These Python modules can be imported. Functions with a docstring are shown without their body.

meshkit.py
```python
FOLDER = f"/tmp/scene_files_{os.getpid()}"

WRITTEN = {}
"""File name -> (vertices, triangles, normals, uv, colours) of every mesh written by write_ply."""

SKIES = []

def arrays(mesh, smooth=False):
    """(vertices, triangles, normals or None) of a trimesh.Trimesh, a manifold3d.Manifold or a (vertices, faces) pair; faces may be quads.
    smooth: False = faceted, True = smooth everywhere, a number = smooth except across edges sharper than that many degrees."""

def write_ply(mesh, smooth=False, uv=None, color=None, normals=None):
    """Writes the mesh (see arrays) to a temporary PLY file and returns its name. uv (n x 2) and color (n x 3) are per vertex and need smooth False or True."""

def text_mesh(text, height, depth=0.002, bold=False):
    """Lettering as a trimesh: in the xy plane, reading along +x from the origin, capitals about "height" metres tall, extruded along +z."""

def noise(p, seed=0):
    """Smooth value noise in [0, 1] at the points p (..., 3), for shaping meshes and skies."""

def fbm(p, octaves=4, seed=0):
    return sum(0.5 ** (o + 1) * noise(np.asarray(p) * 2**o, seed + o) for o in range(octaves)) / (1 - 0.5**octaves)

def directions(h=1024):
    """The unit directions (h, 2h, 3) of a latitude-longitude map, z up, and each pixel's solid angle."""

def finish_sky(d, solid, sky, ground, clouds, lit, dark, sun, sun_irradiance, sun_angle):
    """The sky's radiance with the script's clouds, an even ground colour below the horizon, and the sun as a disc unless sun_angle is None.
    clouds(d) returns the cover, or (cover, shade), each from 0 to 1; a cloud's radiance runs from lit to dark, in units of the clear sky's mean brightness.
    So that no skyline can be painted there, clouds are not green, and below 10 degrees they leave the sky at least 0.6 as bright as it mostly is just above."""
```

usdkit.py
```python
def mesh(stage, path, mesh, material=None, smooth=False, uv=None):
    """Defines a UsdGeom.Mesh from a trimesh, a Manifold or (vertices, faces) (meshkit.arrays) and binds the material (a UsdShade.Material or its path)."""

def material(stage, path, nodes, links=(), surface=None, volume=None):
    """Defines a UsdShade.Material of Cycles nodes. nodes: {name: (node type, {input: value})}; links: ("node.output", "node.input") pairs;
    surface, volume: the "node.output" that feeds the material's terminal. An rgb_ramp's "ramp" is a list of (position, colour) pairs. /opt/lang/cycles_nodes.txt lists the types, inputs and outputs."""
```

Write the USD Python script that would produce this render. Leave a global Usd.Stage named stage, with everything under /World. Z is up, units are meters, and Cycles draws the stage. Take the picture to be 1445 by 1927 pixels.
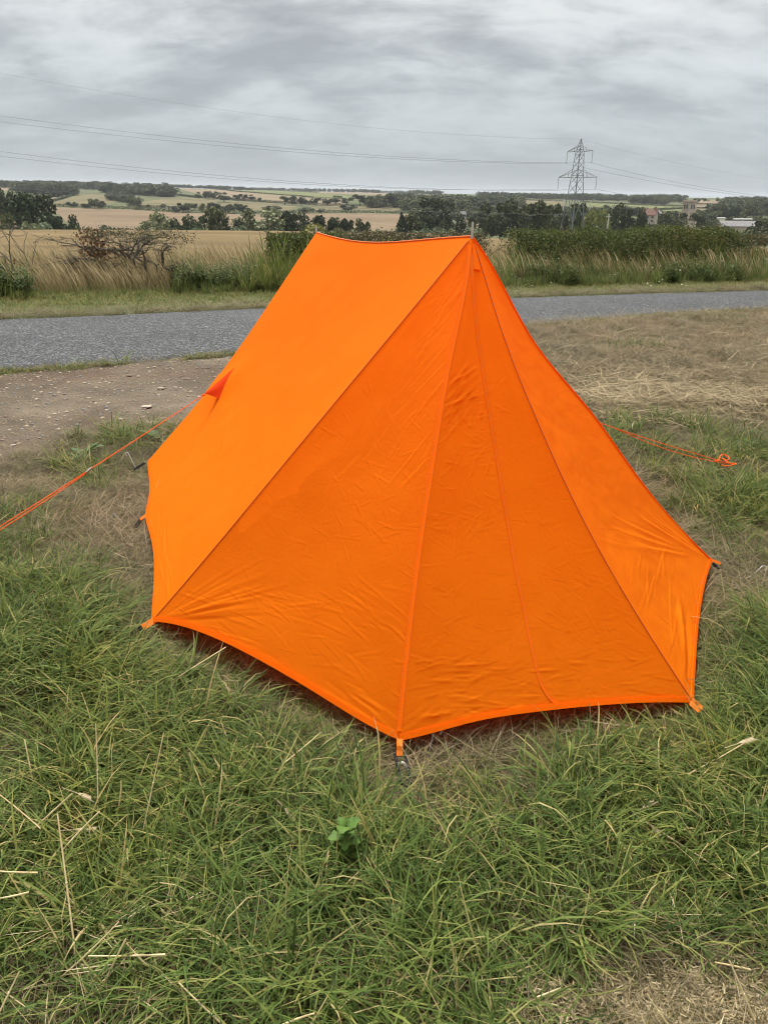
import math, numpy as np, trimesh, usdkit, meshkit
from pxr import Usd, UsdGeom, UsdLux, UsdShade, Gf, Sdf, Vt
from scipy.interpolate import PchipInterpolator, CubicSpline
import shapely
from shapely.geometry import Polygon, LineString

stage = Usd.Stage.CreateInMemory()
UsdGeom.SetStageUpAxis(stage, 'Z')
UsdGeom.SetStageMetersPerUnit(stage, 1.0)
UsdGeom.Xform.Define(stage, '/World')
UsdGeom.Scope.Define(stage, '/World/Looks')

# ------------------------------------------------------------------ camera, sky, sun, exposure
PW, PH, FPX = 1445., 1927., 1448.
EYE = np.array([0, 0, 1.6])
PITCH, ROLL = math.radians(22.4), math.radians(1.0)
FW = np.array([0, math.cos(PITCH), -math.sin(PITCH)])
_r0 = np.array([1., 0, 0]); _u0 = np.cross(_r0, FW)
RT = math.cos(ROLL) * _r0 + math.sin(ROLL) * _u0
UP = -math.sin(ROLL) * _r0 + math.cos(ROLL) * _u0
EXPOSURE = 2.25
cam = UsdGeom.Camera.Define(stage, '/World/camera')
m4 = Gf.Matrix4d(1)
m4.SetRow(0, Gf.Vec4d(*RT, 0)); m4.SetRow(1, Gf.Vec4d(*UP, 0)); m4.SetRow(2, Gf.Vec4d(*(-FW), 0)); m4.SetRow(3, Gf.Vec4d(*EYE, 1))
cam.AddTransformOp().Set(m4)
cam.CreateHorizontalApertureAttr(36.0)
cam.CreateVerticalApertureAttr(36.0 * 1024 / 767)
cam.CreateFocalLengthAttr(36.0 * FPX / PW)
cam.CreateClippingRangeAttr(Gf.Vec2f(0.05, 20000))
cam.CreateExposureAttr(EXPOSURE)

SUN_EL, SUN_AZ = math.radians(60), math.radians(-12)      # azimuth = atan2(x, y): the sun stands high behind the cloud, beyond the tent
sd = np.array([math.cos(SUN_EL) * math.sin(SUN_AZ), math.cos(SUN_EL) * math.cos(SUN_AZ), math.sin(SUN_EL)])
SKY_STRENGTH, SUN_INTENSITY = 0.095, 0.40

def S(r, g, b, k=1.0):
    c = np.array([r, g, b], float) / 255
    return tuple(np.where(c < 0.04045, c / 12.92, ((c + 0.055) / 1.055) ** 2.4) * k)

def make_sky():
    dome = UsdLux.DomeLight.Define(stage, '/World/sky')
    n = {'tc': ('texture_coordinate', {}),
         'sky': ('sky_texture', {'sky_type': 'single_scattering', 'sun_disc': False, 'sun_elevation': SUN_EL, 'sun_rotation': SUN_AZ}),
         'xyz': ('separate_xyz', {}),
         'zc': ('math', {'math_type': 'maximum', 'value2': 0.0}),
         'zo': ('math', {'math_type': 'add', 'value2': 0.40}),
         'dx': ('math', {'math_type': 'divide'}), 'dy': ('math', {'math_type': 'divide'}),
         'pl': ('combine_xyz', {'z': 0.0}),
         'mp': ('mapping', {'mapping_type': 'point', 'rotation': (0, 0, 0.2), 'scale': (1.25, 2.3, 1.0), 'location': (13.6, 17.2, 0)}),
         'n1': ('noise_texture', {'scale': 1.3, 'detail': 8.0, 'roughness': 0.5, 'distortion': 0.4}),
         'n2': ('noise_texture', {'scale': 4.5, 'detail': 7.0, 'roughness': 0.58, 'distortion': .3}),
         'n12': ('mix_float', {'fac': 0.40}),
         'rmp': ('rgb_ramp', {'ramp': [(0.0, (0.52, 0.525, 0.54)), (0.40, (0.62, 0.625, 0.64)), (0.47, (0.82, 0.825, 0.835)), (0.515, (1.03, 1.03, 1.03)), (0.57, (1.26, 1.26, 1.25)), (0.66, (1.46, 1.45, 1.43)), (1.0, (1.5, 1.49, 1.47))]}),
         # an overcast sky is brighter overhead than at the skyline
         'grad': ('rgb_ramp', {'ramp': [(0.0, (0.61, 0.70, 0.78)), (0.03, (0.61, 0.695, 0.77)), (0.10, (0.72, 0.785, 0.83)), (0.25, (0.93, 0.945, 0.945)), (0.45, (1.10, 1.09, 1.07)), (0.7, (1.62, 1.59, 1.53)), (1.0, (2.1, 2.05, 1.96))]}),
         'flat': ('map_range', {'from_min': 0.0, 'from_max': 0.2, 'to_min': 0.15, 'to_max': 1.0, 'clamp': True}),
         'cl': ('mix_color', {'blend_type': 'mix', 'a': (0.92, 0.93, 0.95)}),
         'ov': ('mix_color', {'blend_type': 'multiply', 'fac': 1.0}),
         'lev': ('mix_color', {'blend_type': 'multiply', 'fac': 1.0, 'b': (CLOUD_LEVEL * 1.03, CLOUD_LEVEL * 1.01, CLOUD_LEVEL * .98)}),
         'out': ('mix_color', {'blend_type': 'mix', 'fac': 0.97}),
         'bg': ('background_shader', {'strength': SKY_STRENGTH})}
    l = [('tc.generated', 'xyz.vector'), ('xyz.z', 'zc.value1'), ('zc.value', 'zo.value1'), ('xyz.x', 'dx.value1'), ('xyz.y', 'dy.value1'),
         ('zo.value', 'dx.value2'), ('zo.value', 'dy.value2'), ('dx.value', 'pl.x'), ('dy.value', 'pl.y'), ('pl.vector', 'mp.vector'),
         ('mp.vector', 'n1.vector'), ('mp.vector', 'n2.vector'), ('n1.fac', 'n12.a'), ('n2.fac', 'n12.b'), ('n12.result', 'rmp.fac'),
         ('zc.value', 'grad.fac'), ('zc.value', 'flat.value'), ('flat.result', 'cl.fac'), ('rmp.color', 'cl.b'), ('cl.result', 'ov.a'), ('grad.color', 'ov.b'),
         ('ov.result', 'lev.a'), ('sky.color', 'out.a'), ('lev.result', 'out.b'), ('out.result', 'bg.color')]
    mat = usdkit.material(stage, '/World/Looks/sky_look', n, l, surface='bg.background')
    UsdShade.MaterialBindingAPI.Apply(dome.GetPrim()).Bind(mat)
    dome.GetPrim().SetCustomDataByKey('kind', 'structure')
    sun = UsdLux.DistantLight.Define(stage, '/World/sun')
    sun.CreateIntensityAttr(SUN_INTENSITY); sun.CreateAngleAttr(22.0); sun.CreateNormalizeAttr(True)
    sun.CreateColorAttr(Gf.Vec3f(1.0, 0.96, 0.9))
    z = Gf.Vec3d(*sd)
    rot = Gf.Rotation(Gf.Vec3d(0, 0, 1), z)
    sun.AddTransformOp().Set(Gf.Matrix4d().SetRotate(rot))
CLOUD_LEVEL = 1.45
make_sky()

# ------------------------------------------------------------------ helpers
def ray(x, y):
    d = FW + (x - PW / 2) / FPX * RT - (y - PH / 2) / FPX * UP
    return d / np.linalg.norm(d)
def gp(x, y, z=0.0):
    d = ray(x, y); return EYE + (z - EYE[2]) / d[2] * d
def at_r(x, y, r):
    d = ray(x, y); return EYE + d * (r / math.hypot(d[0], d[1]))
def proj(p):
    v = np.asarray(p, float) - EYE; dep = v @ FW
    return np.stack([PW / 2 + FPX * (v @ RT) / dep, PH / 2 - FPX * (v @ UP) / dep, dep], -1)
_used = {}
def numbered(parent, name):
    k = parent + '/' + name
    n = _used.get(k, 0); _used[k] = n + 1
    return k if n == 0 else f'{k}_{n:03d}'
def put(prim, label=None, cat=None, group=None, kind=None):
    for k, v in (('label', label), ('category', cat), ('group', group), ('kind', kind)):
        if v: prim.SetCustomDataByKey(k, v)
    return prim
def thing(name, label, cat, loc=None, group=None):
    x = UsdGeom.Xform.Define(stage, numbered('/World', name))
    if loc is not None: x.AddTranslateOp().Set(Gf.Vec3d(*map(float, loc)))
    return put(x.GetPrim(), label, cat, group)
def obj(name, mesh, mat, parent=None, smooth=False, uv=None, col=None, **tags):
    if smooth is True:
        v_, f_ = np.asarray(mesh[0]), np.asarray(mesh[1]); u_, inv = np.unique(f_, return_inverse=True)
        if len(u_) < len(v_):
            mesh = (v_[u_], inv.reshape(f_.shape)); col = None if col is None else np.asarray(col)[u_]
    path = numbered(str(parent.GetPath()) if parent else '/World', name)
    m = usdkit.mesh(stage, path, mesh, mat, smooth, uv)
    if col is not None:
        UsdGeom.PrimvarsAPI(m).CreatePrimvar('tint', Sdf.ValueTypeNames.Color3fArray, 'vertex').Set(Vt.Vec3fArray.FromNumpy(np.asarray(col, np.float32)))
    m.CreateDoubleSidedAttr(True)
    if is_leafy(mat): blade_random(m)
    return put(m.GetPrim(), **tags)
def blade_random(m):
    """gives every loose blade or leaf of a mesh its own random number, for its colour"""
    from scipy.sparse import coo_matrix
    from scipy.sparse.csgraph import connected_components
    f = np.array(m.GetFaceVertexIndicesAttr().Get()).reshape(-1, 3); n = len(m.GetPointsAttr().Get())
    k, lab = connected_components(coo_matrix((np.ones(len(f) * 2), (np.r_[f[:, 0], f[:, 1]], np.r_[f[:, 1], f[:, 2]])), (n, n)), directed=False)
    val = np.random.default_rng(n).uniform(0, 1, k)[lab]
    UsdGeom.PrimvarsAPI(m).CreatePrimvar('rnd', Sdf.ValueTypeNames.FloatArray, 'vertex').Set(Vt.FloatArray.FromNumpy(val.astype(np.float32)))
    return m
LEAFY = set()
def is_leafy(mt): return (mt if isinstance(mt, str) else str(mt.GetPath())) in LEAFY
PROTO = stage.CreateClassPrim('/World/Prototypes')
def proto(name):
    return UsdGeom.Xform.Define(stage, f'/World/Prototypes/{name}').GetPrim()
def copy(protop, name, label, cat, loc, rz=0.0, scale=(1, 1, 1), group=None):
    x = UsdGeom.Xform.Define(stage, numbered('/World', name))
    x.AddTranslateOp().Set(Gf.Vec3d(*map(float, loc))); x.AddRotateZOp().Set(float(rz)); x.AddScaleOp().Set(Gf.Vec3f(*map(float, scale)))
    p = x.GetPrim(); p.GetReferences().AddInternalReference(protop.GetPath()); p.SetInstanceable(True)
    return put(p, label, cat, group)
def quat_z(rz, tilt=None, tdir=None):
    """quaternions (w,x,y,z) of a turn about z followed by a small tilt about a horizontal axis"""
    q = np.stack([np.cos(rz / 2), 0 * rz, 0 * rz, np.sin(rz / 2)], 1)
    if tilt is not None:
        a = np.stack([np.cos(tilt / 2), np.sin(tilt / 2) * np.cos(tdir), np.sin(tilt / 2) * np.sin(tdir), 0 * rz], 1)
        w1, x1, y1, z1 = a.T; w2, x2, y2, z2 = q.T
        q = np.stack([w1*w2-x1*x2-y1*y2-z1*z2, w1*x2+x1*w2+y1*z2-z1*y2, w1*y2-x1*z2+y1*w2+z1*x2, w1*z2+x1*y2-y1*x2+z1*w2], 1)
    return q
def scatter(name, protos, pos, rz, scl, idx, tilt=None, tdir=None, parent=None, **tags):
    """one PointInstancer; protos: list of (mesh, material)"""
    path = numbered(str(parent.GetPath()) if parent else '/World', name)
    if name in ('long_grass', 'coarse_grass'):          # long blades that reach into each other: one mesh renders faster than instances
        q = quat_z(np.asarray(rz, float), tilt, tdir); idx = np.asarray(idx); pos = np.asarray(pos); parts = []
        for k, (mesh, mt) in enumerate(protos):
            v, f = mesh; sel = np.nonzero(idx == k)[0]; w, u = q[sel, 0][:, None, None], q[sel, 1:][:, None, :]; p = v[None] * np.asarray(scl)[sel][:, None, :]
            tt = 2 * np.cross(u, p); p = p + w * tt + np.cross(u, tt) + pos[sel][:, None, :]
            parts.append((p.reshape(-1, 3), (f[None] + np.arange(len(sel))[:, None, None] * len(v)).reshape(-1, 3)))
        m = usdkit.mesh(stage, path, join(parts), protos[0][1], False); m.CreateDoubleSidedAttr(True); blade_random(m)
        return put(m.GetPrim(), **tags)
    pi = UsdGeom.PointInstancer.Define(stage, path)
    targets = []
    for k, (mesh, mat) in enumerate(protos):
        q = f'{path}/tuft' + (f'_{k:03d}' if k else '')
        m = usdkit.mesh(stage, q, mesh, mat, False); m.CreateDoubleSidedAttr(True); (blade_random(m) if is_leafy(mat) else None); targets.append(m.GetPath())
    pi.CreatePrototypesRel().SetTargets(targets)
    pi.CreateProtoIndicesAttr(Vt.IntArray.FromNumpy(np.asarray(idx, np.int32)))
    pi.CreatePositionsAttr(Vt.Vec3fArray.FromNumpy(np.asarray(pos, np.float32)))
    scl = np.asarray(scl, float); scl = np.repeat(scl[:, None], 3, 1) if scl.ndim == 1 else scl
    pi.CreateScalesAttr(Vt.Vec3fArray.FromNumpy(scl.astype(np.float32)))
    q = quat_z(np.asarray(rz, float), tilt, tdir)
    pi.CreateOrientationsAttr(Vt.QuathArray([Gf.Quath(float(a), float(b), float(c), float(d)) for a, b, c, d in q]))
    return put(pi.GetPrim(), **tags)

def smoothstep(a, b, x):
    t = np.clip((x - a) / (b - a), 0, 1); return t * t * (3 - 2 * t)
def n2(x, y, s=1.0, seed=0, oct=3):
    p = np.stack([np.asarray(x) * s, np.asarray(y) * s, np.full(np.shape(x), 7.3)], -1)
    return meshkit.fbm(p, oct, seed)
def tube(pts, rad, sides=6, cap=True):
    p = np.asarray(pts, float); n = len(p); rad = np.broadcast_to(rad, (n,))
    t = np.gradient(p, axis=0); t /= np.linalg.norm(t, axis=1, keepdims=True) + 1e-12
    a = np.cross(t[0], [0, 0, 1.0] if abs(t[0][2]) < .9 else [1.0, 0, 0]); a /= np.linalg.norm(a)
    vs = []
    ang = np.arange(sides) * 2 * np.pi / sides
    for i in range(n):
        a = a - t[i] * (a @ t[i]); a /= np.linalg.norm(a) + 1e-12; b = np.cross(t[i], a)
        vs.append(p[i] + rad[i] * (np.cos(ang)[:, None] * a + np.sin(ang)[:, None] * b))
    v = np.vstack(vs); f = []
    for i in range(n - 1):
        for j in range(sides):
            k = (j + 1) % sides
            f += [[i*sides+j, i*sides+k, (i+1)*sides+k], [i*sides+j, (i+1)*sides+k, (i+1)*sides+j]]
    if cap:
        for j in range(1, sides - 1):
            f += [[0, j + 1, j], [(n-1)*sides, (n-1)*sides + j, (n-1)*sides + j + 1]]
    return v, np.array(f)
def join(parts):
    vs, fs, k = [], [], 0
    for v, f in parts:
        v = np.asarray(v, float); f = np.asarray(f, int)
        vs.append(v); fs.append(f + k); k += len(v)
    return np.vstack(vs), np.vstack(fs)
def box(c, s, rz=0.0):
    m = trimesh.creation.box(s); m.apply_transform(trimesh.transformations.rotation_matrix(rz, [0, 0, 1])); m.apply_translation(c)
    return np.array(m.vertices), np.array(m.faces)
def gridfaces(nu, nv):
    i, j = np.meshgrid(np.arange(nu - 1), np.arange(nv - 1), indexing='ij')
    a = (i * nv + j).ravel(); b = a + nv
    return np.vstack([np.stack([a, b, b + 1], 1), np.stack([a, b + 1, a + 1], 1)])

# ------------------------------------------------------------------ materials
L = '/World/Looks/'
def mat(name, nodes, links, surface='p.BSDF', volume=None):
    return usdkit.material(stage, L + name, nodes, links, surface=surface, volume=volume)
def plain(name, c, rough=0.6, metal=0.0, spec=0.5):
    return mat(name, {'p': ('principled_bsdf', {'base_color': c, 'roughness': rough, 'metallic': metal, 'specular_ior_level': spec})}, [])
def noisy(name, c1, c2, scale, rough=0.8, bump=0.0, c3=None, detail=5.0, spec=0.3):
    stops = [(0.3, c1), (0.7, c2)] if c3 is None else [(0.28, c1), (0.5, c2), (0.74, c3)]
    n = {'g': ('geometry', {}), 'n': ('noise_texture', {'scale': scale, 'detail': detail, 'roughness': 0.6}), 'r': ('rgb_ramp', {'ramp': stops}),
         'p': ('principled_bsdf', {'roughness': rough, 'specular_ior_level': spec})}
    l = [('g.position', 'n.vector'), ('n.fac', 'r.fac'), ('r.color', 'p.base_color')]
    if bump:
        n['b'] = ('bump', {'strength': 1.0, 'distance': bump}); l += [('n.fac', 'b.height'), ('b.normal', 'p.normal')]
    return mat(name, n, l)
def leaf(name, stops, patch=None, patch_scale=1.0, transl=0.3, rough=0.65, spec=0.15, rand='island', patch_fac=0.6):
    """blades and leaves: each takes its own colour from the ramp; large patches in the ground shift it"""
    LEAFY.add(L + name)
    n = {'g': ('geometry', {}), 'rn': ('attribute', {'attribute': 'rnd'}), 'oi': ('object_info', {}), 'r': ('rgb_ramp', {'ramp': stops}),
         'p': ('principled_bsdf', {'roughness': rough, 'specular_ior_level': spec}), 't': ('translucent_bsdf', {}), 'm': ('mix_closure', {'fac': transl})}
    src = 'rn.fac' if rand == 'island' else 'oi.random'
    l = [(src, 'r.fac')]
    c = 'r.color'
    if patch:
        n['n'] = ('noise_texture', {'scale': patch_scale, 'detail': 3.0, 'roughness': 0.55}); n['pr'] = ('rgb_ramp', {'ramp': patch})
        n['x'] = ('mix_color', {'blend_type': 'multiply', 'fac': patch_fac})
        l += [('g.position', 'n.vector'), ('n.fac', 'pr.fac'), ('r.color', 'x.a'), ('pr.color', 'x.b')]; c = 'x.result'
    l += [(c, 'p.base_color'), (c, 't.color'), ('p.BSDF', 'm.closure1'), ('t.BSDF', 'm.closure2')]
    return mat(name, n, l, surface='m.closure')

GREENPATCH = [(0.3, (0.82, 0.93, 0.85)), (0.5, (1.0, 1.0, 1.0)), (0.7, (1.3, 1.12, 0.85))]
M = {}
M['lush'] = leaf('lush_grass', [(0, (.028, .052, .010)), (.25, (.060, .098, .020)), (.5, (.090, .138, .030)), (.75, (.148, .190, .044)), (.90, (.22, .22, .065)), (.95, (.25, .215, .085)), (1, (.40, .33, .16))], GREENPATCH, 1.6, 0.32)
M['fine'] = leaf('fine_grass', [(0, (.036, .044, .010)), (.3, (.078, .090, .021)), (.55, (.125, .128, .035)), (.78, (.19, .165, .062)), (1, (.32, .255, .125))], GREENPATCH, 2.1, 0.28)
M['thatch'] = leaf('dry_thatch', [(0, (0.044, 0.04, 0.0192)), (.3, (0.08, 0.068, 0.032)), (.6, (0.12, 0.096, 0.0496)), (.85, (0.176, 0.14, 0.08)), (1, (0.304, 0.248, 0.152))], [(0.3, (0.6, 0.68, 0.64)), (.5, (1, 1, 1)), (.7, (1.2, 1.0, .9))], 1.7, 0.2, 0.7, 0.2)
M['straw'] = leaf('straw', [(0, (.20, .15, .075)), (.4, (.30, .235, .125)), (.8, (.40, .33, .19)), (1, (.52, .44, .28))], None, transl=0.1, rough=0.6)
M['stalk'] = noisy('straw_stalk', (.42, .32, .15), (.60, .50, .29), 14, 0.5)
M['ear'] = noisy('wheat_ear', (.30, .235, .14), (.46, .38, .25), 60, 0.7)
M['meadow'] = leaf('tall_dry_grass', [(0, (.16, .135, .062)), (.3, (.27, .215, .11)), (.65, (.40, .32, .18)), (1, (.56, .47, .30))], None, transl=0.3, rough=0.6)
M['tallgreen'] = leaf('tall_green_grass', [(0, (.070, .105, .026)), (.4, (.115, .155, .040)), (.7, (.18, .20, .065)), (.88, (.26, .24, .10)), (1, (.38, .32, .17))], GREENPATCH, 0.7, 0.35)
M['weed'] = leaf('verge_weeds', [(0, (.045, .075, .022)), (.4, (.070, .110, .030)), (.75, (.105, .145, .042)), (1, (.17, .18, .065))], GREENPATCH, 0.8, 0.35)
M['petal'] = plain('white_petal', (.75, .75, .70), 0.6)
M['hedge'] = leaf('hedge_leaves', [(0, (.040, .056, .018)), (.5, (.068, .090, .027)), (.85, (.11, .13, .042)), (1, (.19, .14, .07))], GREENPATCH, 0.6, 0.3)
M['hedgegrey'] = leaf('hedge_leaves_grey', [(0, (.06, .062, .032)), (.5, (.10, .098, .052)), (.85, (.145, .13, .075)), (1, (.19, .13, .07))], None, transl=0.2)
M['redleaf'] = leaf('rusty_leaves', [(0, (.085, .040, .022)), (.5, (.13, .065, .035)), (1, (.19, .11, .06))], None, transl=0.25)
M['bark'] = noisy('bark', (.035, .030, .024), (.09, .078, .062), 22, 0.9, 0.006)
M['dock'] = noisy('dock_leaf', (.032, .062, .018), (.06, .10, .030), 40, 0.6, 0.003, spec=.15)
M['weedleaf'] = noisy('weed_leaf', (.045, .095, .018), (.085, .150, .030), 40, 0.6, 0.003, spec=.15)

# ------------------------------------------------------------------ terrain
_kr = [0, 25, 36, 48, 70, 110, 170, 250, 340, 450, 620, 800, 1200, 1700, 2500, 3500, 4600, 9000]
_kz = [0, 0, -.03, -.45, -2.2, -6.5, -12.5, -17.5, -19.5, -20, -19, -17, -9.5, -2, 6.5, 11, 13, 0]
_prof = PchipInterpolator(_kr, _kz)
def terrain(x, y):
    x = np.asarray(x, float); y = np.asarray(y, float)
    r = np.hypot(x, y); az = np.arctan2(x, y)
    near = 1 + 0.28 * smoothstep(0.02, 0.3, az) * (1 - smoothstep(150, 300, r))
    z = _prof(np.minimum(r * near, 9000))
    w = smoothstep(500, 1500, r)
    z = z + w * (np.sin(az * 9 + r * 0.0011 + 1.0) * 1.6 + np.sin(az * 21 + r * .003) * 0.9)
    z = z + smoothstep(900, 1800, r) * 3.5 * smoothstep(-0.05, -0.4, az)
    return z
def th(x, y): return float(terrain(x, y))
def hit(x, y, r0=180.0):
    """where the line of sight through a point of the photograph meets the far terrain"""
    d = ray(x, y); hz = math.hypot(d[0], d[1])
    rs = np.geomspace(r0, 4400, 500)
    p = EYE + d * (rs / hz)[:, None]
    b = p[:, 2] - terrain(p[:, 0], p[:, 1])
    k = np.nonzero(b < 0)[0]
    k = k[0] if len(k) else int(np.argmin(b))
    q = p[k]; return np.array([q[0], q[1], th(q[0], q[1])])

road_near = np.array([(-40, -9.5), (-22, -1.3), (-12, 3.35), (-7, 5.72), (-3.69, 7.27), (-1.3, 8.56), (1.99, 10.75), (4.2, 12.0), (6.4, 12.9), (12, 15.0), (24, 19), (45, 26)])
road_far = np.array([(-40, -5.2), (-22, 3.0), (-12, 7.3), (-8, 9.1), (-5.13, 10.34), (-1.98, 11.8), (2.0, 13.6), (5.0, 14.75), (7.4, 15.6), (13, 17.7), (25, 21.7), (46, 29)])
rn, rf = CubicSpline(road_near[:, 0], road_near[:, 1]), CubicSpline(road_far[:, 0], road_far[:, 1])
def off_far(x): return rf(x)                     # y of the far edge of the lane
def hedge_y(x): return rf(x) + 3.1               # the field boundary
TENT = Polygon([(-.9, 2.6), (.06, 1.92), (1.04, 2.13), (1.53, 3.24), (1.3, 4.6), (.75, 5.4), (-.1, 6.2), (-.9, 6.0), (-1.47, 4.52), (-1.2, 3.65)])
dirt_px = [(-250, 700), (0, 702), (150, 690), (300, 678), (425, 672), (470, 660), (470, 720), (360, 790), (300, 800), (240, 800), (150, 815), (90, 850), (0, 880), (-250, 930)]
DIRT = Polygon([gp(*p)[:2] for p in dirt_px])
GPTS = [(620, 1700, .9, .30), (900, 1800, 1.0, .36), (400, 1650, .8, .28), (150, 1300, .75, .45), (520, 1290, .6, .3), (1390, 1300, 1.0, .5), (1360, 1480, .8, .35), (1150, 1430, .35, .25),
        (1260, 800, .8, .7), (1420, 950, .6, .6), (200, 830, .5, .3), (90, 1700, .8, .22), (60, 1200, .5, .4), (700, 1890, .7, .18), (380, 1420, .5, .25), (1000, 1690, .5, .25), (330, 1870, .5, .15), (1400, 1650, .6, .2),
        (785, 1560, -1., .13), (1310, 1900, -1.2, .2), (1080, 1910, -.7, .14), (210, 1770, -.8, .13), (210, 1000, .12, .5), (150, 1080, .05, .4), (1010, 1430, -.45, .2), (1240, 1520, -.35, .18), (1180, 880, -.4, .35),
        (1250, 670, -1.2, 2.2), (1250, 735, -1.0, .5), (1050, 720, -1.0, .5), (1440, 740, -.9, .7), (560, 1510, -.4, .2), (860, 1470, -.4, .15), (755, 1450, -.8, .06), (815, 1420, -.4, .07)]
_g = [(gp(a, b)[:2], c, d) for a, b, c, d in GPTS]
def lush(x, y):
    v = 0.43 + 1.25 * (n2(x, y, 2.3, 3) - 0.5) + 0.7 * (n2(x, y, 6.0, 5) - 0.5)
    for c, a, r in _g:
        v = v + 0.55 * a * np.exp(-((x - c[0]) ** 2 + (y - c[1]) ** 2) / (2 * r * r))
    return np.clip(v, 0, 1)
STRAWBAND = Polygon([gp(*p)[:2] for p in [(1060, 755), (1075, 722), (1200, 722), (1330, 735), (1600, 748), (1600, 775), (1400, 768), (1250, 765), (1120, 768)]])

def near_z(x, y):
    r = np.hypot(x, y)
    u = (n2(x, y, 1.3, 11) - 0.5) * 0.06 + (n2(x, y, 6.0, 12) - 0.5) * 0.03
    inroad = smoothstep(-0.5, 0.0, y - rn(np.clip(x, -39, 44))) * (1 - smoothstep(0.0, 0.5, y - rf(np.clip(x, -39, 45))))
    return terrain(x, y) + u * (1 - inroad) * (1 - smoothstep(30, 55, r)) - 0.02 * inroad

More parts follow.
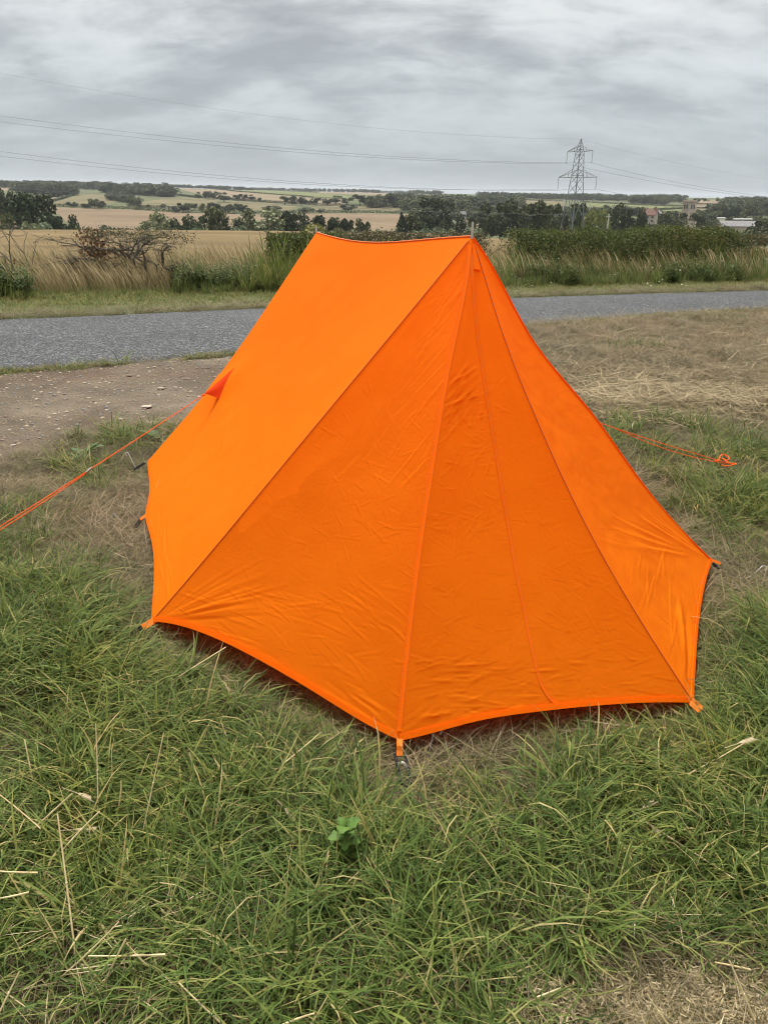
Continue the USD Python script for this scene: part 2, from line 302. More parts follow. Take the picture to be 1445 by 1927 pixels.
def polar(az, rr):
    A, R = np.meshgrid(az, rr, indexing='ij'); return R * np.sin(A), R * np.cos(A)
def make_ground():
    front = np.radians(np.arange(-46, 46.01, 0.32)); rest = np.radians(np.arange(50, 310.1, 5.0))
    az = np.concatenate([front, rest, [front[0] + 2 * np.pi]])
    rr = np.concatenate([[0.02], np.geomspace(0.3, 62, 420)])
    x, y = polar(az, rr); z = near_z(x, y)
    v = np.stack([x, y, z], -1).reshape(-1, 3); f = gridfaces(len(az), len(rr))[:, ::-1]
    cx, cy = v[f, 0].mean(1), v[f, 1].mean(1)
    far = (cy > hedge_y(np.clip(cx, -39, 45)) + 0.3)
    X, Y = v[:, 0], v[:, 1]
    # soil and thatch under the grass: colour of the ground itself
    soil = np.array([.050, .040, .024]); thatchc = np.array([.085, .066, .038]); greenc = np.array([.028, .036, .012])
    dry = np.array([.155, .108, .070]); dirtc = np.array([.095, .077, .056]); dirt2 = np.array([.150, .126, .094]); dirt3 = np.array([.088, .060, .042]); strawc = np.array([.21, .16, .085])
    lu = lush(X, Y)[:, None]
    c = soil * (1 - lu) * .5 + thatchc * (1 - lu) * .5 + (greenc * .6 + soil * .4) * lu
    nn = n2(X, Y, 3.0, 21, 4)[:, None]
    c = c * (.75 + .5 * nn)
    rightdry = (smoothstep(1.2, 2.2, X - 0 * Y) * smoothstep(6.0, 7.0, Y - 0.25 * X + 0.8 * (nn[:, 0] - .5)))[:, None] * (Y < rf(np.clip(X, -39, 45)))[:, None]
    pn = n2(X * .55, Y, 1.5, 32, 4)[:, None]; dd = dry * (0.45 + 1.1 * n2(X * .6, Y, 2.2, 31, 4)[:, None]); dd = dd * (1 - smoothstep(.52, .62, pn)) + np.array([.10, .095, .045]) * smoothstep(.52, .62, pn)
    c = c * (1 - rightdry) + dd * rightdry
    sb = STRAWBAND.buffer(.25); insb = shapely.contains_xy(sb, X, Y)[:, None] * (n2(X, Y, 6, 41)[:, None] > .38)
    c = np.where(insb, strawc * (.8 + .4 * nn), c)
    bx, by = X + .5 * (n2(X, Y, 1.5, 51) - .5), Y + .5 * (n2(X, Y, 1.5, 52) - .5)
    ind = shapely.contains_xy(DIRT, bx, by)[:, None]
    a = n2(X * .6 + Y * .2, Y, 1.1, 61, 5)[:, None]; b = n2(X, Y, 4.0, 62, 4)[:, None]
    dc = dirtc * (1 - smoothstep(.5, .68, a)) + dirt2 * smoothstep(.5, .68, a)
    dc = dc * (1 - .7 * smoothstep(.52, .66, 1 - a)) + dirt3 * .7 * smoothstep(.52, .66, 1 - a)
    c = np.where(ind, dc * (.45 + 1.1 * b), c)
    vg = (Y > rf(np.clip(X, -39, 45)))[:, None]
    c = np.where(vg, np.array([.075, .090, .032]) * (.7 + .6 * nn), c)
    lin = np.array([.36, .265, .13]) * (.85 + .3 * n2(X * .3, Y * 2.2, .5, 71, 3)[:, None])
    obj('ground', (v, f[~far]), M['soil'], col=c, kind='structure', smooth=True, label='rough grassy ground of the pitch and the verges, dry thatch and bare soil between the blades')
    return v, f[far]
M['soil'] = mat('soil', {'a': ('attribute', {'attribute': 'tint'}), 'g': ('geometry', {}), 'n': ('noise_texture', {'scale': 70.0, 'detail': 6.0, 'roughness': 0.7}), 'v': ('voronoi_texture', {'scale': 45.0}),
    'r': ('rgb_ramp', {'ramp': [(.25, (.5, .5, .5)), (.5, (1, 1, 1)), (.75, (1.6, 1.5, 1.4))]}), 'x': ('mix_color', {'blend_type': 'multiply', 'fac': 1.0}),
    'h': ('math', {'math_type': 'add'}), 'b': ('bump', {'strength': 0.9, 'distance': 0.012}), 'p': ('principled_bsdf', {'roughness': 0.95, 'specular_ior_level': 0.15})},
    [('g.position', 'n.vector'), ('g.position', 'v.vector'), ('n.fac', 'r.fac'), ('a.color', 'x.a'), ('r.color', 'x.b'), ('x.result', 'p.base_color'), ('n.fac', 'h.value1'), ('v.distance', 'h.value2'), ('h.value', 'b.height'), ('b.normal', 'p.normal')])
M['crop'] = mat('crop_stubble', {'g': ('geometry', {}), 'mp': ('mapping', {'mapping_type': 'point', 'rotation': (0, 0, -.25), 'scale': (.06, .55, 1)}), 'n': ('noise_texture', {'scale': 1.0, 'detail': 6.0, 'roughness': .65}), 'n2': ('noise_texture', {'scale': 26.0, 'detail': 3.0}),
    'r': ('rgb_ramp', {'ramp': [(.3, (.095, .066, .028)), (.5, (.14, .10, .044)), (.7, (.19, .14, .066))]}), 'r2': ('rgb_ramp', {'ramp': [(.3, (.7, .7, .7)), (.7, (1.2, 1.2, 1.2))]}),
    'x': ('mix_color', {'blend_type': 'multiply', 'fac': .8}), 'b': ('bump', {'distance': .05}), 'p': ('principled_bsdf', {'roughness': .9, 'specular_ior_level': .15})},
    [('g.position', 'mp.vector'), ('mp.vector', 'n.vector'), ('g.position', 'n2.vector'), ('n.fac', 'r.fac'), ('n2.fac', 'r2.fac'), ('r.color', 'x.a'), ('r2.color', 'x.b'), ('x.result', 'p.base_color'), ('n2.fac', 'b.height'), ('b.normal', 'p.normal')])
gv, gf_far = make_ground()
obj('stubble_field', (gv, gf_far), M['crop'], smooth=True, kind='structure', label='golden stubble field running from the hedge to the brow of the hill')

def make_road():
    xs = np.concatenate([np.arange(-38, -12, .6), np.arange(-12, 14, .06), np.arange(14, 43, .6)])
    t = np.linspace(0, 1, 40)
    a, b = rn(xs), rf(xs)
    a = a + .16 * (n2(xs, a, 1.6, 5) - .5) + .14 * (n2(xs, a, 7, 6) - .5); b = b + .14 * (n2(xs, b, 1.6, 8) - .5) + .12 * (n2(xs, b, 7, 9) - .5)
    Y = a[:, None] * (1 - t) + b[:, None] * t; X = np.repeat(xs[:, None], len(t), 1)
    camber = .03 * (1 - (2 * t - 1) ** 2)
    Z = terrain(X, Y) + .004 + camber
    Z[:, 0] -= .03; Z[:, -1] -= .03
    v = np.stack([X, Y, Z], -1).reshape(-1, 3)
    asphalt = mat('tarmac', {'g': ('geometry', {}), 'v': ('voronoi_texture', {'scale': 65.0}), 'n': ('noise_texture', {'scale': .9, 'detail': 5.0, 'roughness': .6}), 'n3': ('noise_texture', {'scale': 90.0, 'detail': 2.0}),
        'r': ('rgb_ramp', {'ramp': [(0.0, (.008, .009, .010)), (.4, (.026, .0285, .031)), (.75, (.045, .0495, .0535)), (1, (.15, .158, .166))]}), 'r2': ('rgb_ramp', {'ramp': [(.3, (.78, .79, .80)), (.55, (1, 1, 1)), (.75, (1.14, 1.13, 1.10))]}),
        'x': ('mix_color', {'blend_type': 'multiply', 'fac': 1.0}), 'sep': ('separate_xyz', {}), 'b': ('bump', {'distance': .006}), 'p': ('principled_bsdf', {'roughness': .85, 'specular_ior_level': .3})},
        [('g.position', 'v.vector'), ('g.position', 'n.vector'), ('g.position', 'n3.vector'), ('v.color', 'sep.vector'), ('sep.x', 'r.fac'), ('n.fac', 'r2.fac'), ('r.color', 'x.a'), ('r2.color', 'x.b'), ('x.result', 'p.base_color'), ('v.distance', 'b.height'), ('b.normal', 'p.normal')])
    obj('road', (v, gridfaces(*X.shape)), asphalt, smooth=True, kind='structure', label='narrow worn grey tarmac lane crossing behind the tent')
make_road()

# the far valley side: one sheet cut along the field edges, each field a sheet of its own
def field_look(name, c1, c2, c3, rot, freq=0.0, sc=.012):
    n = {'g': ('geometry', {}), 'n': ('noise_texture', {'scale': sc, 'detail': 6.0, 'roughness': .6}), 'r': ('rgb_ramp', {'ramp': [(.3, c1), (.5, c2), (.7, c3)]}), 'p': ('principled_bsdf', {'roughness': .95, 'specular_ior_level': .1})}
    l = [('g.position', 'n.vector'), ('n.fac', 'r.fac')]
    if freq:
        n['mp'] = ('mapping', {'mapping_type': 'point', 'rotation': (0, 0, rot)}); n['w'] = ('wave_texture', {'bands_direction': 'x', 'scale': freq, 'distortion': 2.5, 'detail': 3.0, 'detail_scale': .5})
        n['r2'] = ('rgb_ramp', {'ramp': [(0, (.86, .86, .86)), (1, (1.12, 1.1, 1.08))]}); n['x'] = ('mix_color', {'blend_type': 'multiply', 'fac': 1.0})
        l += [('g.position', 'mp.vector'), ('mp.vector', 'w.vector'), ('w.fac', 'r2.fac'), ('r.color', 'x.a'), ('r2.color', 'x.b'), ('x.result', 'p.base_color')]
    else:
        l += [('r.color', 'p.base_color')]
    return mat(name, n, l)
TAN = field_look('harvested_field', (0.1075, 0.0774, 0.04816), (0.1333, 0.0989, 0.06192), (0.1634, 0.1221, 0.0774), .65, .022)
PASTURE = field_look('pasture', (.085, .076, .040), (.105, .094, .050), (.13, .112, .062), .3, .012)
PALE = field_look('pale_crop', (0.1247, 0.0989, 0.06192), (0.1462, 0.1178, 0.07568), (0.172, 0.1393, 0.09116), .3, .01)
GREEN = field_look('green_crop', (0.0817, 0.09288, 0.03612), (0.09632, 0.1075, 0.043), (0.1118, 0.1204, 0.0516), .3, .02)
FIELDS = [
    ('harvested_field', TAN, 'large tan harvested field with combine lines behind the valley trees', [(66, 389), (160, 391), (250, 394), (330, 399), (400, 401), (470, 403), (500, 402), (600, 401), (690, 401), (780, 403), (772, 412), (745, 425), (735, 450), (150, 452), (128, 420), (110, 402)]),
    ('harvested_field', TAN, 'small tan field at the left edge below the dark trees', [(-40, 402), (0, 401), (30, 398), (34, 440), (-40, 440)]),
    ('pasture_field', PASTURE, 'olive pasture between the long dark wood and the stubble field at left', [(86, 386), (112, 377), (140, 368), (160, 365), (225, 365), (240, 374), (205, 383), (185, 390), (140, 389)]),
    ('pasture_field', PASTURE, 'small olive pasture left of the diagonal hedge', [(50, 367), (128, 366), (104, 378), (75, 376)]),
    ('pasture_field', PASTURE, 'long olive pasture above the dark hedge and the stubble field', [(228, 389), (262, 380), (310, 373), (400, 372), (412, 380), (405, 392), (330, 392)]),
    ('pasture_field', PASTURE, 'olive pasture right of the round hedge tree', [(414, 379), (430, 377), (520, 382), (560, 388), (540, 397), (480, 396), (450, 392), (412, 390)]),
    ('pasture_field', PALE, 'sloping tan field under the skyline hedge', [(330, 353), (380, 354), (440, 359), (520, 366), (600, 372), (655, 374), (650, 385), (590, 385), (520, 380), (450, 376), (380, 366)]),
    ('crop_field', GREEN, 'bright green strip field below the skyline trees', [(405, 354.5), (500, 356.5), (570, 361), (640, 366), (660, 369), (645, 374.5), (590, 371), (500, 363.5), (440, 358.5)]),
    ('pasture_field', PALE, 'pale field with hedge trees right of the green strip', [(575, 358), (640, 359), (760, 364), (905, 371), (905, 374), (760, 369), (690, 366), (600, 362.5)]),
    ('pasture_field', PASTURE, 'thin olive field behind the tree line in the middle', [(585, 388), (640, 386), (730, 388), (770, 391), (740, 397), (640, 397), (590, 395)]),
    ('pasture_field', PASTURE, 'grey-green field strip above the dark middle wood', [(768, 366), (830, 368), (930, 374), (930, 383), (860, 381), (780, 373)]),
    ('pasture_field', PASTURE, 'pale olive field left of the pylon', [(975, 376), (1010, 375), (1060, 378), (1066, 392), (1000, 390), (972, 384)]),
    ('crop_field', GREEN, 'yellow green field right of the pylon', [(1092, 379), (1140, 381), (1200, 385), (1290, 388), (1290, 400), (1200, 398), (1140, 392), (1096, 390)]),
    ('pasture_field', PALE, 'pale stepped field below the skyline right of the church', [(1285, 375), (1365, 377), (1368, 392), (1330, 392), (1283, 384)]),
    ('pasture_field', PASTURE, 'small olive field right of the church tower', [(1296, 391), (1340, 393), (1345, 404), (1310, 410), (1296, 404)]),
    ('harvested_field', TAN, 'small tan patch of field in front of the white cottage', [(862, 409), (880, 409), (908, 412), (905, 424), (885, 422)]),
    ('pasture_field', PALE, 'pale field below the skyline at the far left edge', [(-40, 347), (30, 348), (14, 357), (-8, 366), (-40, 366)]),
    ('pasture_field', PALE, 'pale strip of field below the right-hand skyline wood', [(1170, 373.5), (1225, 377), (1262, 379), (1262, 382), (1180, 379)]),
]
def make_hills():
    front = np.radians(np.arange(-36, 36.001, 0.08)); rest = np.radians(np.arange(40, 320.1, 5.0))
    az = np.concatenate([front, rest, [front[0] + 2 * np.pi]])
    rr = np.concatenate([np.geomspace(62, 320, 40)[:-1], np.geomspace(320, 4500, 190), [6000, 9000]])
    x, y = polar(az, rr); z = terrain(x, y)
    v = np.stack([x, y, z], -1).reshape(-1, 3); f = gridfaces(len(az), len(rr))[:, ::-1]
    c = v[f].mean(1); pr = proj(c); owner = np.full(len(f), -1); r = np.hypot(c[:, 0], c[:, 1])
    crop = r < 150
    ok = (pr[:, 2] > 0) & (r > 330)
    for k, (_, _, _, px) in enumerate(FIELDS):
        inside = shapely.contains_xy(Polygon(px), pr[:, 0], pr[:, 1]) & ok & (owner < 0)
        owner[inside] = k
    def sub(mask):
        ff = f[mask]; u, inv = np.unique(ff, return_inverse=True); return v[u], inv.reshape(-1, 3)
    obj('stubble_field', sub(crop), M['crop'], smooth=True, kind='structure', label='golden stubble falling away beyond the brow')
    obj('hills', sub((owner < 0) & ~crop), field_look('rough_grass', (.050, .060, .028), (.07, .080, .038), (.10, .10, .05), 0, 0, .03), smooth=True, kind='structure', label='green valley sides and far hills')
    for k, (nm, mt, lab, _) in enumerate(FIELDS):
        if (owner == k).any():
            obj(nm, sub(owner == k), mt, smooth=True, kind='structure', label=lab)
make_hills()

# ------------------------------------------------------------------ the tent
def fabric(name, base, transl=0.28):
    return mat(name, {'g': ('geometry', {}), 'n': ('noise_texture', {'scale': 9.0, 'detail': 3.0, 'roughness': .6}), 'f': ('noise_texture', {'scale': 34.0, 'detail': 6.0, 'roughness': .6, 'distortion': 2.2}), 'w': ('noise_texture', {'scale': 900.0, 'detail': 1.0}),
        'r': ('rgb_ramp', {'ramp': [(.3, tuple(np.array(base) * (.985, .965, .95))), (.5, base), (.7, tuple(np.array(base) * (1.01, 1.035, 1.1)))]}), 'h': ('math', {'math_type': 'multiply_add', 'value2': .16}),
        'b': ('bump', {'distance': .004, 'strength': .38}), 'p': ('principled_bsdf', {'roughness': .75, 'specular_ior_level': .05}),
        't': ('translucent_bsdf', {'color': (.97, .075, .001)}), 'm': ('mix_closure', {'fac': transl})},
        [('g.position', 'n.vector'), ('g.position', 'f.vector'), ('g.position', 'w.vector'), ('n.fac', 'r.fac'), ('r.color', 'p.base_color'), ('w.fac', 'h.value1'), ('f.fac', 'h.value3'), ('h.value', 'b.height'), ('b.normal', 'p.normal'), ('p.BSDF', 'm.closure1'), ('t.BSDF', 'm.closure2')], surface='m.closure')
ORANGE = fabric('orange_cloth', (.90, .205, .004), .48)
SEAM = fabric('orange_seam_cloth', (.90, .200, .004), .42)
PIPE = plain('dark_orange_piping', (.42, .055, .006), .7)
THREAD = plain('orange_thread', (.62, .14, .02), .7)
WEB = plain('orange_webbing', (.80, .20, .02), .8, spec=.1)
BLACK = plain('black_cord', (.012, .012, .013), .8, spec=.1)
WHITE = plain('white_fleck', (.4, .4, .38), .8)
STEEL = plain('galvanised_steel', (.55, .55, .54), .38, .9)
DARKSTEEL = plain('dull_steel', (.17, .165, .15), .5, .7)
GUY = plain('orange_guy_cord', (.70, .095, .010), .8, spec=.1)

A = at_r(888, 445, 2.98)
R = at_r(595, 437, 5.22)
HEM = .055
FL, N, FR, R2 = gp(285, 1170, HEM), gp(754, 1394, HEM + .01), gp(1305, 1323, HEM), gp(1340, 1056, HEM + .02)
L2, L3 = gp(274, 970, HEM), gp(278, 868, HEM + .01)
axis = (R - A); axis[2] = 0; axis /= np.linalg.norm(axis); lat = np.array([axis[1], -axis[0], 0])
RR = R2 + axis * 2.0 - lat * .05; RR[2] = HEM
RNL = R + axis * .85 - lat * .45; RNL[2] = HEM
RNR = R + axis * .85 + lat * .50; RNR[2] = HEM
def chord_points(chord, pxs, by):
    """points on the lines of sight at the depth of the chord (a polyline) beside them"""
    t = np.linspace(0, 1, 400); c = np.array([np.interp(t, np.linspace(0, 1, len(chord)), np.array(chord)[:, k]) for k in range(3)]).T
    pr = proj(c); out = []
    for p in pxs:
        k = int(np.argmin(np.abs(pr[:, by] - p[by])))
        dep = (c[k] - EYE) @ FW; d = ray(*p); out.append(EYE + d * dep / (d @ FW))
    return out
def spline(pts):
    p = np.array(pts); s = np.concatenate([[0], np.cumsum(np.linalg.norm(np.diff(p, axis=0), axis=1))]); s /= s[-1]
    cs = CubicSpline(s, p); return lambda t: cs(np.asarray(t))
s_FL = spline([A] + chord_points([A, FL], [(700, 674), (530, 879), (400, 1036)], 1) + [FL])
s_N = spline([A] + chord_points([A, N], [(878, 545), (852, 670), (822, 850), (799, 1000), (776, 1180)], 1) + [N])
s_FR = spline([A] + chord_points([A, FR], [(916, 535), (950, 640), (1012, 795), (1098, 980), (1200, 1160)], 1) + [FR])
s_R2 = spline([A] + chord_points([A, R2], [(940, 528), (1003, 642), (1105, 768), (1200, 899), (1275, 990)], 1) + [R2])
s_RL = spline([R] + chord_points([R, L3], [(517, 555), (440, 668), (388, 738), (332, 805)], 1) + [L3])
ridge = spline([A] + chord_points([A, R], [(800, 451), (705, 456.5), (640, 449)], 0) + [R])
h_L = spline([FL] + chord_points([FL, N], [(340, 1178), (400, 1199), (500, 1249), (600, 1308), (690, 1363)], 0) + [N])
h_C = spline([N] + chord_points([N, FR], [(820, 1378), (900, 1357), (1000, 1341), (1150, 1326), (1240, 1322)], 0) + [FR])
h_R = spline([FR] + chord_points([FR, R2], [(1309, 1240), (1316, 1160), (1324, 1110)], 1) + [R2])
h_roof = spline([FL] + chord_points([FL, L2], [(288, 1120), (290, 1060), (282, 1005)], 1) + [L2] + chord_points([L2, L3], [(280, 935), (280, 895)], 1) + [L3])
rng = np.random.default_rng(5)

def wrinkle(P, nrm, strokes):
    """creases of the cloth: each stroke is a short soft ridge. P (nu, nv, 3); strokes: (px0, px1, half width m, height m)"""
    nu, nv, _ = P.shape
    flat = P.reshape(-1, 3); c = flat.mean(0); _, _, vt = np.linalg.svd(flat[::37] - c, full_matrices=False)
    uv = (flat - c) @ vt[:2].T; pr = proj(flat)[:, :2]
    from scipy.spatial import cKDTree
    kd = cKDTree(pr); kuv = cKDTree(uv); d = np.zeros(len(flat))
    for p0, p1, w, h in strokes:
        dist, k = kd.query([p0, p1])
        if dist.max() > 12: continue
        a, b = uv[k[0]], uv[k[1]]; mid = (a + b) / 2; ln = np.linalg.norm(b - a)
        if ln < .004: continue
        e = (b - a) / ln; cand = kuv.query_ball_point(mid, ln / 2 + 4 * w)
        q = uv[cand] - mid; s = q @ e; t = q @ np.array([-e[1], e[0]]); t = t + .12 * w * np.sin(s / ln * 9) - .35 * w * (2 * s / ln) ** 2
        g = np.exp(-.5 * (t / w) ** 2) * np.exp(-(2 * s / ln) ** 4) - .5 * np.exp(-.5 * ((t - 1.7 * w) / w) ** 2) * np.exp(-(2 * s / ln) ** 4)
        d[cand] += .36 * h * g
    return P + nrm * d.reshape(nu, nv, 1)
def grid_normals(P):
    du = np.gradient(P, axis=0); dv = np.gradient(P, axis=1); n = np.cross(du, dv); n /= np.linalg.norm(n, axis=2, keepdims=True) + 1e-12
    return n
def outward(P):
    n = grid_normals(P); c = (A + R + FL + R2) / 4; c = c * [1, 1, 0] + [0, 0, .4]
    if ((P - c) * n).sum() < 0: n = -n
    return n
def jitter_strokes(box, ang, count, ln, w, h, spread=12):
    out = []
    for _ in range(count):
        p = np.array([rng.uniform(box[0], box[2]), rng.uniform(box[1], box[3])]); a = math.radians(ang + rng.normal(0, spread)); l_ = ln * rng.uniform(.5, 1.4)
        e = np.array([math.cos(a), math.sin(a)]) * l_ / 2
        out.append((p - e, p + e, w * .8 * rng.uniform(.7, 1.4), 1.35 * h * rng.uniform(.4, 1.3) * rng.choice([1, 1, -.6])))
    return out
def tri_panel(l, r, hem, nu, nv, sag):
    u = np.linspace(0, 1, nu); v = np.linspace(0, 1, nv) ** .8
    Lp, Rp = l(v), r(v); Hh = hem(u)
    base = Lp[None] * (1 - u)[:, None, None] + Rp[None] * u[:, None, None]
    corr = Hh - (Lp[-1] * (1 - u)[:, None] + Rp[-1] * u[:, None])
    P = base + corr[:, None] * (v ** 3)[None, :, None]
    n = outward(P); P = P - n * (sag * np.sin(np.pi * u)[:, None] * (np.sin(np.pi * v ** 1.2) * .8 + v * .2)[None])[..., None]
    return P
def coons(top, bot, le, ri, nu, nv):
    u = np.linspace(0, 1, nu)[:, None, None]; v = np.linspace(0, 1, nv)[None, :, None]
    T, B = top(u[:, 0, 0])[:, None], bot(u[:, 0, 0])[:, None]; Lf, Rg = le(v[0, :, 0])[None], ri(v[0, :, 0])[None]
    return (1 - v) * T + v * B + (1 - u) * Lf + u * Rg - ((1 - u) * (1 - v) * T[0] + u * (1 - v) * T[-1] + (1 - u) * v * B[0] + u * v * B[-1])
tent = thing('ridge_tent', 'orange cotton ridge tent pitched on the grass beside the lane', 'tent')
def panel(P, label=None, name='wall_panel'):
    nu, nv, _ = P.shape
    return obj(name, (P.reshape(-1, 3), gridfaces(nu, nv)), ORANGE, tent, smooth=True, label=label)
def low(P, n, s, a, seed):
    u = np.linspace(0, 1, P.shape[0])[:, None]; v = np.linspace(0, 1, P.shape[1])[None, :]
    edge = smoothstep(0, .16, u) * smoothstep(1, .84, u) * smoothstep(0, .12, v) * smoothstep(1, .9, v)
    return P + n * ((meshkit.fbm(P * s, 3, seed) - .5) * a * edge)[..., None]

# left front wall
P = tri_panel(s_FL, s_N, h_L, 320, 450, .035); n = outward(P); P = low(P, n, 2.6, .016, 1)
st = []
for k in range(30):      # pulled folds fanning out of the front left peg
    a = math.radians(rng.uniform(-38, -2)); r0 = rng.uniform(12, 70); ln = rng.uniform(60, 190); e = np.array([math.cos(a), math.sin(a)])
    p = np.array([296, 1166]); st.append((p + e * r0, p + e * (r0 + ln), rng.uniform(.004, .008), rng.uniform(.0015, .0045)))
for k in range(46):     # long diagonal pulls down from the pole
    y = rng.uniform(540, 900); x0 = 888 - (y - 445) * .16; x = x0 - rng.uniform(5, 130) * (y - 445) / 300
    a = math.radians(rng.uniform(112, 140)); ln = rng.uniform(40, 130); e = np.array([math.cos(a), math.sin(a)]) * ln / 2; st.append((np.array([x, y]) - e, np.array([x, y]) + e, rng.uniform(.003, .007), rng.uniform(.0012, .0036)))
st += jitter_strokes((330, 1110, 760, 1360), 28, 110, 60, .004, .0018, 16) + jitter_strokes((450, 880, 800, 1250), 40, 110, 34, .003, .0012, 60) + jitter_strokes((600, 720, 830, 1000), 70, 130, 28, .003, .0014, 70)
st += jitter_strokes((600, 1290, 750, 1370), 32, 18, 90, .006, .003, 6)
panel(wrinkle(P, n, st))
# front wall with the closed door
P = tri_panel(s_N, s_FR, h_C, 320, 470, .03); n = outward(P); P = low(P, n, 2.6, .016, 2)
st = jitter_strokes((790, 1240, 1290, 1350), -8, 120, 60, .0045, .0024, 14) + jitter_strokes((800, 960, 1150, 1240), -25, 150, 34, .0032, .0014, 50) + jitter_strokes((820, 700, 950, 1010), -35, 170, 26, .003, .0017, 45) + jitter_strokes((1020, 1080, 1200, 1300), 30, 50, 45, .004, .0015, 25)
st += jitter_strokes((760, 1330, 900, 1380), -28, 22, 70, .006, .0032, 10) + jitter_strokes((845, 690, 885, 800), -40, 16, 60, .005, .004, 12) + jitter_strokes((850, 1000, 920, 1160), 90, 16, 90, .003, .0012, 4)
panel(wrinkle(P, n, st))
# right front wall
P = tri_panel(s_FR, s_R2, h_R, 190, 330, .02); n = outward(P); P = low(P, n, 6, .016, 3)
lowb = P.copy()
st = []
for k in range(26):
    a = math.radians(rng.uniform(188, 232)); r0 = rng.uniform(14, 80); ln = rng.uniform(50, 150); e = np.array([math.cos(a), math.sin(a)]); p = np.array([1336, 1056])
    st.append((p + e * r0, p + e * (r0 + ln), rng.uniform(.005, .009), rng.uniform(.002, .005)))
st += jitter_strokes((1180, 1040, 1310, 1260), 78, 60, 60, .005, .0028, 16) + jitter_strokes((1000, 700, 1200, 1000), 60, 50, 40, .0035, .0011, 40)
st += [((1292, 1150), (1300, 1290), .016, -.022), ((1280, 1140), (1290, 1230), .012, .012)]
panel(wrinkle(P, n, st))
# left roof
P = coons(ridge, h_roof, s_FL, s_RL, 300, 300); n = outward(P)
u = np.linspace(0, 1, 300)[:, None]; v = np.linspace(0, 1, 300)[None, :]
P = P - n * (.05 * np.sin(np.pi * u) * np.sin(np.pi * v))[..., None]; P = low(P, n, 2.2, .026, 4)
TABT, TABB = (456, 680), (417, 751)
tab_mid = None
pr = proj(P.reshape(-1, 3))[:, :2]
_fl = P.reshape(-1, 3).copy()
def on(p): return _fl[int(np.argmin(((pr - np.array(p)) ** 2).sum(1)))]
tab_t, tab_b = on(TABT), on(TABB)
d = np.linalg.norm(P - (tab_t * .5 + tab_b * .5), axis=2); P = P + n * (.03 * np.exp(-(d / .16) ** 2))[..., None]
st = jitter_strokes((290, 880, 520, 1100), 10, 120, 30, .003, .0011, 30) + jitter_strokes((480, 470, 860, 700), -30, 70, 45, .0035, .0010, 40) + jitter_strokes((295, 990, 320, 1140), 85, 16, 60, .005, .003, 8) + jitter_strokes((430, 640, 700, 900), 20, 90, 36, .003, .0009, 60)
st += jitter_strokes((400, 760, 440, 860), 115, 14, 90, .006, .0025, 8)
panel(wrinkle(P, n, st), name='roof_panel'); roofP, roofN = P, n
P = coons(ridge, lambda t: R2 * (1 - np.asarray(t)[:, None]) + RR * np.asarray(t)[:, None] - np.sin(np.pi * np.asarray(t))[:, None] * lat * .06, s_R2, lambda t: R * (1 - np.asarray(t)[:, None]) + RR * np.asarray(t)[:, None], 90, 90)
n = outward(P); P = P - n * (.06 * np.sin(np.pi * np.linspace(0, 1, 90))[:, None] * np.sin(np.pi * np.linspace(0, 1, 90))[None])[..., None]; rightP = P
panel(P, name='roof_panel')
lin = lambda a, b: (lambda t: a * (1 - np.asarray(t)[..., None]) + b * np.asarray(t)[..., None])
for a, b in ((L3, RNL), (RNL, RNR), (RNR, RR)):
    la, lb = (s_RL if a is L3 else lin(R, a)), lin(R, b)
    panel(tri_panel(la, lb, lin(a, b), 50, 60, .02))

def strip(curve, side, w, lift, nrm_at, nseg=200, thick=.0014, wob=0.0, t0=0.0, t1=1.0, seed=0):
    """a sewn band along a curve, standing a little proud of the cloth; side: towards where it lies"""
    t = np.linspace(t0, t1, nseg); c = curve(t); tg = np.gradient(c, axis=0); tg /= np.linalg.norm(tg, axis=1, keepdims=True)
    nn = nrm_at(c); sd_ = np.cross(nn, tg); sd_ /= np.linalg.norm(sd_, axis=1, keepdims=True)
    if (sd_.mean(0) @ side) < 0: sd_ = -sd_
    ww = w * (1 + wob * (n2(t * 40, t * 0, 1.0, seed) - .5))[:, None]
    q = [c + nn * (lift - .003), c + nn * lift, c + sd_ * ww + nn * lift, c + sd_ * ww + nn * (lift - .003)]
    P_ = np.stack(q, 0); return P_.reshape(-1, 3), gridfaces(4, nseg)
out_c = (A + R + FL + R2) / 4 * [1, 1, 0] + [0, 0, .35]
def nrm_of(a, b, c):
    n_ = np.cross(b - a, c - a); n_ /= np.linalg.norm(n_)
    if n_ @ (a - out_c) < 0: n_ = -n_
    return n_
nL, nC, nR, nRoof = nrm_of(A, FL, N), nrm_of(A, N, FR), nrm_of(A, FR, R2), nrm_of(A, FL, L3)
mix = lambda *ns: (lambda c: np.repeat((sum(ns) / np.linalg.norm(sum(ns)))[None], len(c), 0))
# flat-felled seams with their two rows of stitching, and the piped corner seams
obj('seam', strip(s_N, -lat, .015, .0010, mix(nL, nC), t0=.02, t1=.985), ORANGE, tent, smooth=40, label='stitched seam between the two front walls')
zipc = spline([A * .985 + N * .015] + chord_points([A, (N + FR) / 2], [(886, 520), (897, 640), (918, 780), (938, 900), (958, 1020), (985, 1160), (1010, 1270)], 1) + [h_C(np.array([.5]))[0]])
def on_panel(curve, Pn, lift=.0):
    from scipy.spatial import cKDTree
    fl = Pn.reshape(-1, 3); kd = cKDTree(proj(fl)[:, :2]); c = curve(np.linspace(0, 1, 140)); d_, k = kd.query(proj(c)[:, :2]); q_ = np.array(fl[k]); return spline(np.vstack([q_[:-1:7], h_C(np.array([.535]))]))
Pc = tri_panel(s_N, s_FR, h_C, 250, 360, .03); zipc = on_panel(zipc, low(Pc, outward(Pc), 2.6, .016, 2))
obj('seam', strip(zipc, lat, .012, .0012, mix(nC), t0=.03, t1=1.0), ORANGE, tent, smooth=40, label='stitched door seam down the middle of the front wall')
